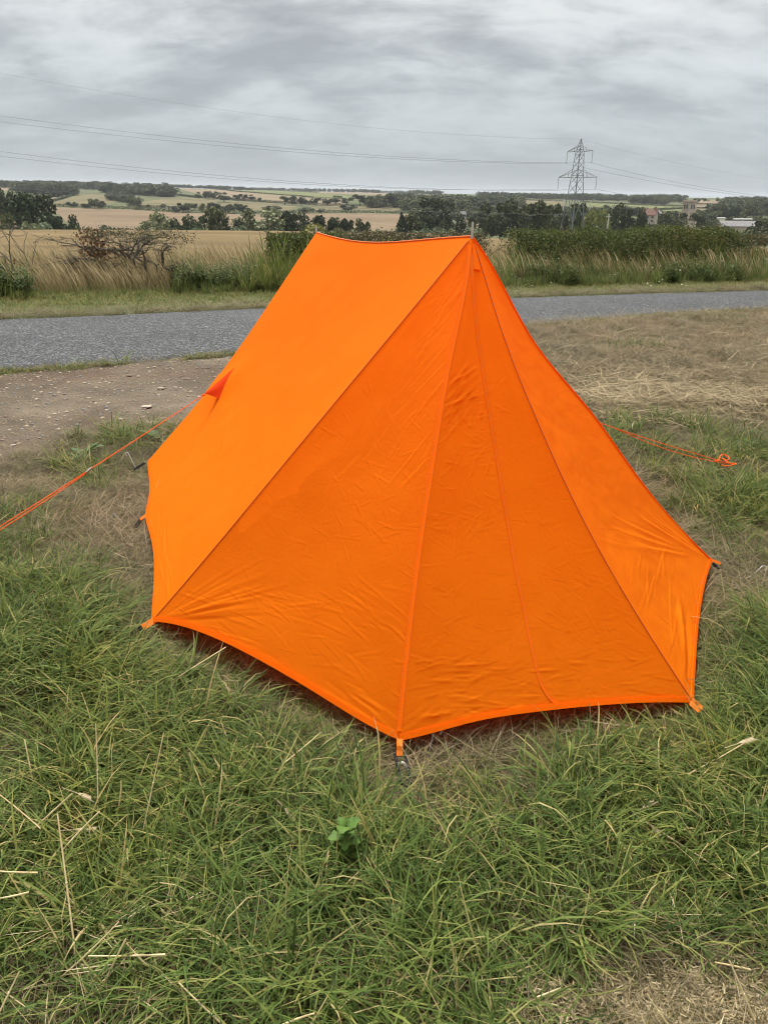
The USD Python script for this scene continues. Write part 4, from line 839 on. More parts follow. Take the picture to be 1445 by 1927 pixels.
rosette((190, 1192), 'dark broad-leaved dock plant by the front left peg', 'dock_plant', 'plant', M['dock'], 6, .10, .022, 0, .30, 13, z=.02)
rosette((155, 858), 'low broad-leaved plant at the edge of the bare track', 'dock_plant', 'plant', M['dock'], 9, .14, .024, 0, .22, 23, z=.01)
rosette((300, 832), 'dark leafy plant against the rear left edge of the tent', 'dock_plant', 'plant', M['dock'], 6, .15, .028, 0, .45, 33, z=.01)
p = gp(1192, 655); t = thing('grass_clump', 'small green grass clump alone on the dry ground right of the tent', 'plant', p)
for k in range(5): v, f = blades(46, .13, (.08, .24), (.004, .008), (5, 55), (45, 110), 4, 800 + k); obj('tuft', (v + [(-.22, -.1, .0, .12, .24)[k], (.03, -.04, .05, -.03, .02)[k], 0], f), M['lush'], t, kind='stuff')

# ------------------------------------------------------------------ verge, hedges, bushes
def rows(base, dirs, ln, curve):
    pass
def seedgrass(n, rad, hgt, lean, seed, head=True):
    """tall grass in seed: thin stems with a drooping plume, all leaning one way"""
    g = np.random.default_rng(seed); parts = []
    for k in range(n):
        b = np.array([g.normal(0, rad), g.normal(0, rad), -.02]); h = g.uniform(*hgt) * g.choice([.6, .8, 1, 1.15]); az = lean[0] + g.normal(0, .45); tl = lean[1] + g.uniform(0, .35)
        e = np.array([math.cos(az), math.sin(az), 0]); t = np.linspace(0, 1, 6)[:, None]
        p = b + np.array([0, 0, 1]) * h * t * math.cos(tl * .6) + e * h * math.sin(tl) * t ** 2
        s = np.cross(e, [0, 0, 1]); a = g.uniform(0, 6.28); s = s * math.cos(a) + e * math.sin(a)
        w = np.array([.0028, .0026, .0022, .002, .0018, .0010])[:, None] * 1.3
        if head: w = w + np.array([0, 0, 0, .002, .007, .001])[:, None] * g.uniform(.5, 1.4)
        v = np.stack([p - s * w, p + s * w], 1).reshape(-1, 3); f = []
        for i in range(5): f += [[2*i, 2*i+1, 2*i+3], [2*i, 2*i+3, 2*i+2]]
        parts.append((v, np.array(f)))
    return join(parts)
MEADOW = [(seedgrass(16, .11, (.55, 1.0), (math.pi * .95, .25), 200 + k), M['meadow']) for k in range(4)]
GREENTALL = [(blades(30, .12, (.30, .75), (.006, .012), (2, 22), (25, 95), 4, 220 + k, curl=.4), M['tallgreen']) for k in range(4)] + [(seedgrass(12, .12, (.5, .9), (math.pi, .15), 230), M['tallgreen'])]
def weed(seed, h=.7, n=7):
    g = np.random.default_rng(seed); parts = []
    for k in range(n):
        b = np.array([g.normal(0, .10), g.normal(0, .10), -.02]); tip_ = b + [g.normal(0, .10), g.normal(0, .10), h * g.uniform(.6, 1.1)]; parts.append(tube([b, (b + tip_) / 2 + g.normal(0, .01, 3), tip_], [.004, .003, .0015], 3, False))
        for j in range(20):
            s = g.uniform(.1, 1); c = b + (tip_ - b) * s; a = g.uniform(0, 6.28); l_ = g.uniform(.05, .11) * (1.25 - .6 * s); el = g.uniform(-.5, .5)
            d_ = np.array([math.cos(a) * math.cos(el), math.sin(a) * math.cos(el), math.sin(el)]); sd_ = np.array([-math.sin(a), math.cos(a), g.normal(0, .3)]) * l_ * .32
            parts.append((np.array([c, c + d_ * l_ * .5 + sd_, c + d_ * l_, c + d_ * l_ * .5 - sd_]), np.array([[0, 1, 2], [0, 2, 3]])))
    return join(parts)
WEEDS = [(weed(240 + k, .55 + .1 * k), M['weed']) for k in range(4)]
def strip_pts(n, x0, x1, o0, o1):
    x = rg.uniform(x0, x1, n); return x, rf(x) + rg.uniform(o0, o1, n)
def lift_place(name, protos, x, y, s, label, tilt=.08, fixed=False):
    n = len(x); sc_ = np.asarray(s) * rg.uniform(.75, 1.2, n); az = rg.normal(0, .35, n) if fixed else rg.uniform(0, 6.28, n)
    return scatter(name, protos, np.stack([x, y, terrain(x, y)], 1), az, np.repeat(sc_[:, None], 3, 1), rg.integers(0, len(protos), n), np.abs(rg.normal(0, tilt, n)), rg.uniform(0, 6.28, n), kind='stuff', label=label)
pxx = lambda x, y: proj(np.stack([x, y, 0 * x], -1))[..., 0]
x, y = strip_pts(1250, -10, 1.0, 2.5, 4.8); u_ = pxx(x, y); k = (u_ < 540) & (rg.uniform(0, 1, len(x)) < np.where((u_ > 40) & (u_ < 470), 1, .55)); k &= n2(x, y, .9, 93) > .40; lift_place('tall_dry_grass', MEADOW, x[k], y[k], .42 + .24 * n2(x[k], y[k], .8, 94) + .12 * smoothstep(2.8, 4.0, y[k] - rf(x[k])), 'tall bleached grass in seed leaning in the wind along the field edge at left', fixed=True)
x, y = strip_pts(520, 1.5, 14, 1.8, 3.6); lift_place('tall_dry_grass', MEADOW, x, y, .48 + .3 * n2(x, y, .9, 95), 'tall bleached grass among the green growth below the right-hand hedge', fixed=True)
x, y = strip_pts(620, -10, -1, 2.0, 3.1); gapm = (pxx(x, y) > 70) & (pxx(x, y) < 330); lift_place('tall_green_grass', GREENTALL, x, y, (.26 + .34 * n2(x, y, .9, 97)) * np.where(gapm, .55, 1.05), 'rough green grass at the foot of the tall grass left of the tent')
x, y = strip_pts(1500, .8, 14, 1.4, 3.4); lift_place('tall_green_grass', GREENTALL, x, y, (.45 + .30 * smoothstep(1.4, 2.6, y - rf(x))) * (.65 + .7 * n2(x, y, 1.1, 96)), 'tall green grass below the right-hand hedge')
x, y = strip_pts(420, -2.4, .2, 2.0, 3.6); lift_place('tall_green_grass', GREENTALL, x, y, .85 + 0 * x, 'tall green grass beside the left roof edge of the tent')
x, y = strip_pts(900, -10, -.4, 2.3, 3.4); u_ = pxx(x, y); kk = n2(x, y, .9, 91) + np.where((u_ < 60) | ((u_ > 330) & (u_ < 480)), .22, -.22) > .55; lift_place('verge_weeds', WEEDS, x[kk], y[kk], .62 + 0 * x[kk], 'dark leafy weeds along the left-hand verge')
x, y = strip_pts(520, 1.0, 14, 1.3, 2.4); kk = n2(x, y, .6, 92) > .53; lift_place('verge_weeds', WEEDS, x[kk], y[kk], .62 + 0 * x[kk], 'dark leafy weeds along the right-hand verge')
x, y = strip_pts(420, 1.9, 14, 2.4, 3.7); k = n2(x, y, 1.4, 98) > .46; lift_place('tall_green_grass', GREENTALL, x[k], y[k], .62 + .35 * n2(x[k], y[k], 2.0, 99), 'tallest green grass and shoots against the right-hand hedge', .14)
def flower():
    m_ = [trimesh.creation.icosphere(1, .008)]; v = np.array(m_[0].vertices) * [1.6, 1.6, .5] + [0, 0, .0]; return v, np.array(m_[0].faces)
x, y = strip_pts(70, 1.2, 10, .7, 2.2); n_ = len(x); scatter('white_flowers', [(flower(), M['petal'])], np.stack([x, y, rg.uniform(.10, .52, n_) * smoothstep(.5, 1.6, y - rf(x))], 1), rg.uniform(0, 6, n_), rg.uniform(.7, 1.4, n_), np.zeros(n_, int), kind='stuff', label='small white flowers dotted through the right-hand verge')
# standing crop stubble and grasses at the near edge of the field
x = rg.uniform(-14, 16, 3800); y = hedge_y(x) + .3 + 9 * rg.uniform(0, 1, 3800) ** 1.5; lift_place('field_grass', MEADOW, x, y, .34 + .2 * (y < hedge_y(x) + 2.0), 'dry grass and stubble standing in the near part of the golden field', fixed=True)

def twigs(base, up_, n, ln, rad, seed, levels=3, spread=.7, flat=None):
    """branching stems; returns (mesh, tips)"""
    g = np.random.default_rng(seed); parts, tips = [], []
    def grow(p, d_, l_, r_, lv):
        mid = p + d_ * l_ * .5 + g.normal(0, .05 * l_, 3); q = p + d_ * l_ + g.normal(0, .06 * l_, 3)
        if flat is not None and q[2] > flat: q[2] = flat - abs(g.normal(0, .03))
        parts.append(tube([p, mid, q], [r_, r_ * .85, r_ * .65], 5 if r_ > .006 else 3, False)); tips.append(q); tips.append(mid)
        if lv:
            for _ in range(g.integers(2, 5)):
                nd = d_ + g.normal(0, spread, 3); nd[2] = nd[2] * .8 + .12; nd /= np.linalg.norm(nd)
                if flat is not None and p[2] + l_ > flat * .75: nd[2] *= .3; nd /= np.linalg.norm(nd)
                grow(q if g.random() < .7 else mid, nd, l_ * g.uniform(.5, .8), r_ * .6, lv - 1)
    for _ in range(n):
        d_ = np.asarray(up_, float) + g.normal(0, .28, 3); d_ /= np.linalg.norm(d_); grow(np.asarray(base, float) + [g.normal(0, .08), g.normal(0, .08), 0], d_, ln * g.uniform(.8, 1.2), rad * g.uniform(.7, 1.2), levels)
    return join(parts), np.array(tips)
def leaves_at(pts, n, spread, size, seed, flatz=None):
    g = np.random.default_rng(seed); c = pts[g.integers(0, len(pts), n)] + g.normal(0, 1, (n, 3)) * spread
    return leafcards(c, size, g)
def leafcards(c, size, g, aspect=.6):
    n = len(c); s = size * g.uniform(.6, 1.4, n)[:, None]; a = g.normal(0, 1, (n, 3)); a /= np.linalg.norm(a, axis=1, keepdims=True); b = np.cross(a, g.normal(0, 1, (n, 3))); b /= np.linalg.norm(b, axis=1, keepdims=True)
    V = np.stack([c - a * s, c + b * s * aspect, c + a * s, c - b * s * aspect], 1).reshape(-1, 3); k = np.arange(n)[:, None] * 4
    return V, np.vstack([k + [0, 1, 2], k + [0, 2, 3]])
def hedge(px0, px1, dist_off, h, depth, label, nl, mt, seed, low_=.25, gap=.0, stems=True, size=.021):
    """a clipped hedge along the field edge: stems, twigs and leaf cards under a nearly level top"""
    xs_ = np.linspace(-14, 16, 1500); ys = rf(xs_) + dist_off; u = pxx(xs_, ys); k = (u >= px0) & (u <= px1); xs_, ys = xs_[k], ys[k]
    g = np.random.default_rng(seed); c0 = np.array([xs_.mean(), ys.mean(), 0]); t = thing('hedge', label, 'hedge', c0)
    n = int(nl * 1.9); i = g.integers(0, len(xs_), n); cx_, cy_ = xs_[i], ys[i]
    hh = h * (.92 + .34 * (n2(cx_ * 1.3, cy_, 1, seed) - .5) + .26 * (n2(cx_ * 5, cy_, 1, seed + 1) - .5) + .10 * (g.random(n) > .96))
    fr = g.uniform(0, 1, n) ** .62; z = low_ + (hh - low_) * fr
    off = g.normal(0, 1, n) * depth * (.55 + .45 * np.sin(np.pi * np.clip(fr, .1, .95))) * .5
    clump = n2(cx_ * 3.0, cy_ + off * 3, 1, seed + 3) + .5 * n2(z * 6, cx_ * 5, 1, seed + 4); kk = clump > .52 + gap * .3 - .12
    c = np.stack([cx_ - .33 * off, cy_ + .94 * off, z], 1)[kk] - c0
    obj('foliage', leafcards(c, size, g), mt, t)
    if stems:
        for q in range(int(1.6 * (xs_[-1] - xs_[0])) + 4):
            j = g.integers(0, len(xs_)); m_, tp = twigs([xs_[j] - c0[0], ys[j] - c0[1], -.02], [g.normal(0, .3), 0, 1], 1, h * .45, .013, seed * 31 + q, 2, .65, flat=h); obj('stem', m_, M['bark'], t)
    return t
hedge(508, 640, 3.6, .97, .6, 'clipped brown-green hedge rising behind the rear pole of the tent', 5200, M['hedge'], 3)
hedge(636, 905, 3.9, .98, .6, 'thin grey-brown hedge top seen over the tent ridge', 9000, M['hedgegrey'], 5, gap=.5)
hedge(965, 1215, 3.3, 1.08, .9, 'clipped green hedge right of the tent, below the pylon', 15000, M['hedge'], 7)
hedge(1205, 1370, 3.3, 1.04, .8, 'clipped dark hedge below the church tower', 11000, M['hedge'], 9, gap=.2)
hedge(1360, 1620, 3.3, .98, .6, 'thin gappy hedge with bare stems at the right edge', 7000, M['hedgegrey'], 11, gap=.9, low_=.62)
# the flat-topped thorn bush at left and the bare shrub at the edge
def bush(px, r, label, seed):
    p = at_r(px[0], px[1], r); b = np.array([p[0], p[1], 0]); t = thing('thorn_bush', label, 'bush', b); g = np.random.default_rng(seed); parts, tips_ = [], []
    for dx, lean in ((-.55, -.35), (-.25, -.15), (.0, .0), (.28, .2), (.5, .38), (.12, -.2)):
        m_, tp = twigs([dx * .5, g.normal(0, .15), -.02], [lean, 0, 1], 1, .50, .030, seed + int(dx * 100) + 100, 5, .75, flat=.98); obj('branch', m_, M['bark'], t); tips_.append(tp)
    tips_ = np.vstack(tips_)
    xx = g.uniform(-.95, 1.0, 1700); top = np.stack([xx, g.normal(0, .28, 1700), .90 + .05 * g.normal(0, 1, 1700) - .05 * (np.abs(xx) / .9) ** 3], 1)
    obj('foliage', leafcards(np.vstack([top, tips_[tips_[:, 2] > .7][g.integers(0, (tips_[:, 2] > .7).sum(), 900)] + g.normal(0, .05, (900, 3))]), .015, g), M['hedgegrey'], t)
    red = np.stack([g.normal(-.72, .13, 700), g.normal(0, .2, 700), np.clip(g.normal(.66, .18, 700), .1, .95)], 1); obj('foliage', leafcards(red, .026, g), M['redleaf'], t, label='rusty dead leaves on the left side of the bush')
bush((262, 520), 15.0, 'flat-topped thorn bush with bare trunks and rusty leaves at the field edge', 17)
for px, r, seed, lab in (((38, 540), 14.2, 61, 'leafless dark shrub leaning at the left edge of the picture'), ((66, 540), 14.6, 67, 'thin upright bare stems beside the leafless shrub at left')):
    p = at_r(px[0], px[1], r); t = thing('bare_shrub', lab, 'shrub', [p[0], p[1], 0])
    m_, tp = twigs([0, 0, -.02], [-.35 if seed == 61 else 0, 0, 1], 3 if seed == 61 else 2, .55 if seed == 61 else .6, .016 if seed == 61 else .010, seed, 3, .45, flat=1.05); obj('branches', m_, M['bark'], t)
    if seed == 61: obj('foliage', leafcards(tp[::2] * [1, 1, .5], .02, np.random.default_rng(2)), M['redleaf'], t)

# ------------------------------------------------------------------ far trees
def treeleaf(name, stops):
    LEAFY.add(L + name)
    return mat(name, {'rn': ('attribute', {'attribute': 'rnd'}), 'g': ('geometry', {}), 'oi': ('object_info', {}), 'r': ('rgb_ramp', {'ramp': stops}), 'n': ('noise_texture', {'scale': .45, 'detail': 2.0}), 'r3': ('rgb_ramp', {'ramp': [(.3, (.72, .74, .74)), (.7, (1.28, 1.25, 1.1))]}),
        'r2': ('rgb_ramp', {'ramp': [(0, (.78, .88, .92)), (.5, (1, 1, 1)), (1, (1.25, 1.12, .92))]}), 'x': ('mix_color', {'blend_type': 'multiply', 'fac': 1.0}), 'x2': ('mix_color', {'blend_type': 'multiply', 'fac': 1.0}), 'p': ('principled_bsdf', {'roughness': .7, 'specular_ior_level': .2})},
        [('rn.fac', 'r.fac'), ('oi.random', 'r2.fac'), ('g.position', 'n.vector'), ('n.fac', 'r3.fac'), ('r.color', 'x.a'), ('r2.color', 'x.b'), ('x.result', 'x2.a'), ('r3.color', 'x2.b'), ('x2.result', 'p.base_color')])
TL = {'dark': treeleaf('dark_tree_leaves', [(0, (.026, .038, .018)), (.6, (.044, .059, .027)), (1, (.07, .084, .036))]), 'mid': treeleaf('tree_leaves', [(0, (.045, .060, .026)), (.6, (.070, .087, .036)), (1, (.105, .118, .050))]),
      'willow': treeleaf('willow_leaves', [(0, (.115, .140, .085)), (.6, (.16, .185, .112)), (1, (.21, .235, .145))]), 'yellow': treeleaf('yellowing_leaves', [(0, (.15, .165, .045)), (.6, (.21, .21, .06)), (1, (.28, .26, .09))])}
def crown(kind, seed, n):
    g = np.random.default_rng(seed); lobes = []
    if kind == 'cone': lobes = [(np.array([g.normal(0, .03), g.normal(0, .03), z]), np.array([1, 1, .9]) * (.36 * (1.05 - z)), 1) for z in np.linspace(.18, .95, 9)]
    else:
        for k in range({'round': 11, 'bush': 9, 'tall': 12}[kind]):
            a = g.uniform(0, 6.28); rr_ = .30 * math.sqrt(g.random()) * (1.15 if kind == 'bush' else 1); z = {'round': g.uniform(.34, .80), 'bush': g.uniform(.2, .68), 'tall': g.uniform(.28, .86)}[kind]
            s = g.uniform(.13, .23) * (1.05 - .35 * max(0, z - .5) * 2); lobes.append((np.array([rr_ * math.cos(a), rr_ * math.sin(a), z]), np.array([1, 1, .85]) * s, 1))
    cs = []
    for c, r_, _ in lobes:
        m_ = n // len(lobes); d_ = g.normal(0, 1, (m_, 3)); d_ /= np.linalg.norm(d_, axis=1, keepdims=True); cs.append(c + d_ * r_ * (g.uniform(.35, 1.08, m_) ** .5)[:, None])
    return leafcards(np.vstack(cs), .034, g, .8), lobes
def trunkmesh(kind, lobes, seed):
    parts = [tube([[0, 0, -.06], [.005, 0, .15], [0, .004, .34], [.003, 0, .6]], [.028, .022, .017, .006], 7)]
    for c, r_, _ in lobes[:6]: parts.append(tube([[0, 0, .22 + .1 * (seed % 3)], (c + [0, 0, .25]) * .5, c], [.012, .008, .003], 5, False))
    return join(parts)
TREES = {}
for kind, n in (('round', 1500), ('tall', 1500), ('bush', 1100), ('cone', 1000)):
    for lf in ('dark', 'mid', 'willow', 'yellow'):
        if kind == 'cone' and lf != 'dark': continue
        for q in range(2):
            p_ = proto(f'{kind}_{lf}_tree_{q}' if q else f'{kind}_{lf}_tree'); (cm, lobes) = crown(kind, hash((kind, q)) % 1 + 300 + q * 7 + len(kind), n)
            blade_random(usdkit.mesh(stage, str(p_.GetPath()) + '/crown', cm, TL[lf])).CreateDoubleSidedAttr(True); usdkit.mesh(stage, str(p_.GetPath()) + '/trunk', trunkmesh(kind, lobes, q), M['bark'], True)
            TREES[kind, lf, q] = p_
rt_ = np.random.default_rng(99)
def tree(kind, lf, x0, x1, ytop, base, label, group=None, name='tree'):
    """x0, x1, ytop: the crown as the photograph shows it; base: its foot in the photograph, or the distance of a foot that is hidden"""
    xm = (x0 + x1) / 2
    foot = hit(xm, base) if base > 0 else at_r(xm, 440, float(-base))
    r = math.hypot(foot[0], foot[1]); foot[2] = th(foot[0], foot[1]); top = at_r(xm, ytop, r); h = max(1.5, top[2] - foot[2]); w = (x1 - x0) / FPX * ((foot - EYE) @ FW) / .92
    copy(TREES[kind, lf, int(rt_.integers(2))], name, label, 'bush' if kind == 'bush' and h < 6 else 'tree', foot - [0, 0, .02 * h], rt_.uniform(0, 360), (w / .64, w / .64, h * 1.13), group)
NEAR = 'trees along the valley bottom behind the golden field'
for a in [('bush', 'mid', 0, 22, 382, -330, 'mid green bush at the left edge beneath the big dark tree'), ('round', 'dark', -8, 20, 352, -520, 'dark tree at the very left edge of the picture'), ('round', 'dark', 10, 36, 354, -540, 'dark tree behind the big dark tree at left'),
          ('tall', 'dark', 18, 66, 367, -360, 'big dark tree at left, the left half of the tallest clump'), ('tall', 'dark', 46, 98, 370, -365, 'big dark tree at left, the right half of the tallest clump'), ('bush', 'willow', 33, 70, 408, -320, 'pale green willow bush under the big dark trees at left'), ('bush', 'willow', 58, 112, 410, -322, 'broad pale green willow bush right of its neighbour, under the big dark trees'), ('bush', 'mid', 8, 42, 411, -318, 'mid green bush at far left on the brow'),
          ('round', 'dark', 94, 120, 402, -330, 'dark bush tree sloping down right from the big dark trees'), ('round', 'dark', 112, 142, 404, -335, 'dark round bush tree left of the stubble slope'), ('bush', 'mid', 143, 170, 414, -320, 'small bush alone at the left foot of the stubble slope'), ('bush', 'willow', 180, 219, 416, -330, 'pale willow bush at the foot of the stubble slope'), ('bush', 'dark', 218, 247, 418, -330, 'dark low bush right of the pale willow at the slope foot'), ('bush', 'willow', 268, 292, 424, -310, 'small pale bush left of the round willow'),
          ('round', 'willow', 277, 326, 398, -340, 'big round grey-green willow above the thorn bush'), ('bush', 'mid', 304, 330, 415, -322, 'low bush tucked against the round willow'), ('round', 'dark', 328, 356, 410, -335, 'dark round tree right of the round willow'), ('round', 'mid', 352, 392, 404, -345, 'grey-green tree with a domed crown, between two dark trees'), ('bush', 'willow', 352, 372, 418, -315, 'pale bush in front of the domed grey-green tree, left of it'), ('bush', 'willow', 367, 388, 417, -318, 'pale bush in front of the domed grey-green tree, right of it'),
          ('tall', 'mid', 392, 428, 393, -350, 'tall uneven tree with a high narrow top, right of the domed tree'), ('round', 'dark', 420, 454, 411, -340, 'dark tree left of the broad willow by the tent'), ('bush', 'willow', 444, 478, 416, -320, 'pale bush in front of the broad willow'), ('round', 'willow', 458, 520, 391, -345, 'broad willow with pale limbs, left of the clipped hedge'), ('bush', 'mid', 498, 532, 414, -320, 'low green bush right of the broad willow'),
          ('round', 'dark', 522, 556, 396, -350, 'big dark tree behind the clipped hedge, its left half'), ('round', 'dark', 546, 578, 398, -352, 'big dark tree behind the clipped hedge, its right half'), ('bush', 'yellow', 576, 612, 408, -335, 'yellow-green bush right behind the rear tent pole'), ('round', 'dark', 596, 638, 404, -360, 'dark tree behind the yellow-green bush'), ('round', 'dark', 634, 660, 410, -350, 'dark round tree on the stubble edge, the left one of two'), ('round', 'dark', 656, 680, 411, -350, 'dark round tree on the stubble edge, the right one of two'), ('round', 'dark', 677, 694, 416, -345, 'small dark tree alone above the tent ridge'),
          ('bush', 'willow', 618, 648, 420, -320, 'pale bush low behind the tent ridge, left of the next pale one'), ('bush', 'willow', 646, 676, 422, -318, 'pale bush low behind the tent ridge near its middle'), ('bush', 'willow', 690, 728, 424, -318, 'pale low bush over the middle of the tent ridge'), ('bush', 'dark', 640, 700, 424, -330, 'dark low thicket behind the tent ridge'),
          ('cone', 'dark', 741, 768, 404, -380, 'dark pointed tree at the left end of the dark wood'), ('round', 'dark', 752, 792, 400, -385, 'dark tree second from the left end of the dark wood'), ('tall', 'dark', 778, 820, 374, -420, 'tall dark tree in the middle of the dark wood behind the ridge'), ('tall', 'dark', 806, 846, 378, -425, 'tall dark tree left of the white cottage'), ('round', 'dark', 836, 868, 402, -385, 'dark domed tree under the white cottage'), ('round', 'dark', 860, 892, 408, -380, 'dark domed tree left of the front tent pole'),
          ('bush', 'willow', 762, 790, 426, -322, 'grey-green willow at the left end of the pale row over the ridge'), ('bush', 'willow', 784, 812, 422, -322, 'grey-green willow second in the pale row over the ridge'), ('bush', 'willow', 806, 836, 419, -324, 'grey-green willow, the tallest of the pale row over the ridge'), ('bush', 'willow', 832, 860, 422, -322, 'grey-green willow fourth in the pale row over the ridge'), ('bush', 'willow', 856, 900, 419, -324, 'grey-green willow by the front tent pole'),
          ('tall', 'dark', 898, 930, 386, -390, 'tall dark tree right of the front tent pole'), ('tall', 'dark', 922, 958, 384, -395, 'tall dark tree second to the right of the front tent pole'), ('tall', 'mid', 948, 986, 380, -400, 'tall dark green tree over the right shoulder of the tent'), ('tall', 'dark', 976, 1012, 386, -395, 'tall dark tree left of the pylon wood'), ('tall', 'dark', 1000, 1036, 382, -395, 'tall dark tree left of the pylon legs'), ('tall', 'dark', 1026, 1060, 386, -390, 'tall dark tree just left of the pylon legs'), ('round', 'mid', 1050, 1084, 390, -396, 'dark green tree behind the pylon legs'), ('tall', 'dark', 1074, 1106, 384, -420, 'tall dark tree just right of the pylon'),
          ('round', 'yellow', 1094, 1122, 392, -395, 'yellowing tree right of the pylon, the left one of two'), ('round', 'yellow', 1112, 1140, 393, -392, 'yellowing tree right of the pylon, the right one of two'), ('bush', 'mid', 1095, 1130, 414, -360, 'mid green bush below the yellowing trees'), ('round', 'dark', 1136, 1164, 393, -420, 'dark tree by the white pole'), ('tall', 'dark', 1154, 1184, 387, -430, 'dark tree left of the red-roofed house, the left one'), ('round', 'dark', 1176, 1204, 390, -430, 'dark tree left of the red-roofed house, the middle one'), ('round', 'dark', 1196, 1216, 396, -430, 'dark tree next to the red-roofed house'),
          ('round', 'dark', 1218, 1240, 391, -700, 'dark tree behind the red-roofed house'), ('round', 'mid', 1230, 1258, 399, -560, 'green tree right of the red-roofed house'), ('round', 'dark', 1250, 1284, 398, -580, 'dark tree left of the church tower'), ('bush', 'mid', 1258, 1286, 414, -470, 'pale green bush left of the foot of the church tower'), ('round', 'dark', 1297, 1322, 400, -600, 'dark tree right of the church tower'), ('round', 'mid', 1314, 1340, 403, -600, 'green tree second to the right of the church tower'), ('bush', 'mid', 1222, 1262, 414, -450, 'low green bush below the red-roofed house'), ('bush', 'dark', 1290, 1330, 416, -450, 'low dark bush below the church tower'),
          ('bush', 'mid', 1326, 1362, 416, -460, 'low green bush left of the grey barn roof'), ('round', 'dark', 1357, 1380, 408, -560, 'dark round tree before the white polytunnels'), ('round', 'dark', 1414, 1450, 411, -430, 'dark round tree at the right edge above the hedge'), ('bush', 'mid', 1400, 1440, 424, -400, 'low green bush at the right edge above the hedge'), ('round', 'mid', 1394, 1416, 386, -900, 'pale green tree below the right-hand wood')]:
    tree(*a)
UPPER = [(368, 379, 361, 374), (381, 394, 359, 374), (394, 409, 359, 375), (410, 434, 362, 380), (439, 453, 366, 377), (452, 466, 364, 377), (468, 479, 366, 377), (486, 493, 371, 378), (527, 545, 368, 385), (544, 557, 369, 386), (559, 575, 370, 387), (576, 585, 376, 385), (584, 593, 373, 385), (591, 603, 371, 386), (609, 626, 373, 386), (622, 641, 368, 384), (644, 661, 371, 386), (667, 688, 365, 387), (686, 698, 370, 387), (696, 713, 372, 387), (712, 731, 369, 389), (728, 748, 366, 390), (745, 764, 370, 390), (759, 778, 374, 391),
         (83, 104, 361, 374), (100, 118, 360, 374), (128, 143, 379, 390), (156, 170, 383, 392), (170, 187, 373, 392), (184, 201, 377, 393), (259, 267, 384, 392), (275, 284, 384, 392), (303, 312, 383, 392), (322, 338, 388, 400), (335, 355, 381, 400), (360, 373, 382, 394), (375, 385, 383, 398), (391, 400, 380, 396), (399, 416, 381, 399), (417, 434, 386, 400), (430, 448, 382, 401), (444, 459, 383, 401), (456, 471, 386, 401), (500, 525, 386, 400), (566, 588, 389, 401), (596, 610, 392, 401), (644, 666, 384, 398), (1283, 1292, 373, 379), (1300, 1316, 373, 386), (1318, 1330, 372, 380), (1328, 1337, 382, 392), (1346, 1353, 371, 379), (1367, 1374, 372, 380), (890, 906, 377, 390), (912, 928, 378, 391), (846, 866, 372, 385), (874, 893, 375, 388)]
ORD = 'first second third fourth fifth sixth seventh eighth ninth tenth eleventh twelfth thirteenth fourteenth fifteenth sixteenth'.split()
ROWS = [(0, 8, 'in the row above the olive pastures'), (8, 24, 'in the long row above the rear tent pole'), (24, 30, 'around the olive pastures at far left'), (30, 45, 'along the top hedge of the stubble field'), (45, 51, 'near the skyline right of the church tower'), (51, 99, 'in the fields above the white cottage')]
for k, (a, b, c, d) in enumerate(UPPER):
    r0, r1, where = [r for r in ROWS if r[0] <= k < r[1]][0]
    tree('round' if k % 3 else 'tall', 'dark' if k % 4 else 'mid', a, b, c, d, f"{'small ' if d - c < 11 else ''}dark tree, {ORD[k - r0]} from the left {where}", 'hedgerow trees across the valley', 'hedgerow_tree')
def wood(label, spans, density, hgt, seed, cone=.0):
    """a far wood that reads as one mass: spans of (x0, x1, base y at x0, base y at x1, rows back in metres)"""
    g = np.random.default_rng(seed); P_, S_ = [], []
    for x0, x1, b0, b1, deep in spans:
        for _ in range(int(abs(x1 - x0) * density)):
            t = g.random(); f_ = hit(x0 + (x1 - x0) * t, b0 + (b1 - b0) * t); r = math.hypot(f_[0], f_[1]); k = 1 + g.uniform(0, deep) / r; p = f_ * k; p[2] = th(p[0], p[1]); P_.append(p); h = hgt * g.uniform(.7, 1.25); w = h * g.uniform(.9, 2.0); S_.append((w, w, h))
    path = numbered('/World', 'wood'); pi = UsdGeom.PointInstancer.Define(stage, path); tg = []
    for k, (q, lf) in enumerate([(0, 'dark'), (1, 'dark'), (0, 'mid'), (1, 'mid')]):
        cm, lobes = crown('round' if k % 2 else 'tall', 500 + k + seed, 700); m_ = usdkit.mesh(stage, f'{path}/crown' + (f'_{k:03d}' if k else ''), cm, TL[lf]); blade_random(m_); m_.CreateDoubleSidedAttr(True); tg.append(m_.GetPath())
    n = len(P_); pi.CreatePrototypesRel().SetTargets(tg); pi.CreateProtoIndicesAttr(Vt.IntArray.FromNumpy(g.integers(0, 4, n).astype(np.int32))); pi.CreatePositionsAttr(Vt.Vec3fArray.FromNumpy(np.array(P_, np.float32) - np.array([0, 0, .10 * hgt], np.float32))); pi.CreateScalesAttr(Vt.Vec3fArray.FromNumpy(np.array(S_, np.float32)))
    pi.CreateOrientationsAttr(Vt.QuathArray([Gf.Quath(float(math.cos(a)), 0., 0., float(math.sin(a))) for a in g.uniform(0, 3.14, n)]))
    put(pi.GetPrim(), label, 'wood', None, 'stuff')
wood('long dark wood on the skyline at left', [(-60, 70, 353, 354, 260), (60, 210, 354, 358, 300), (200, 325, 358, 363, 260), (28, 140, 362, 368, 60), (190, 330, 362, 372, 90)], 1.0, 15, 1)
wood('bushy copse on the slope below the long wood', [(205, 262, 376, 388, 60), (210, 250, 371, 378, 40)], .9, 9, 2)
wood('thin line of trees along the skyline above the green strip field', [(322, 505, 352.5, 355, 60), (500, 585, 355, 358, 60)], .85, 11, 3)
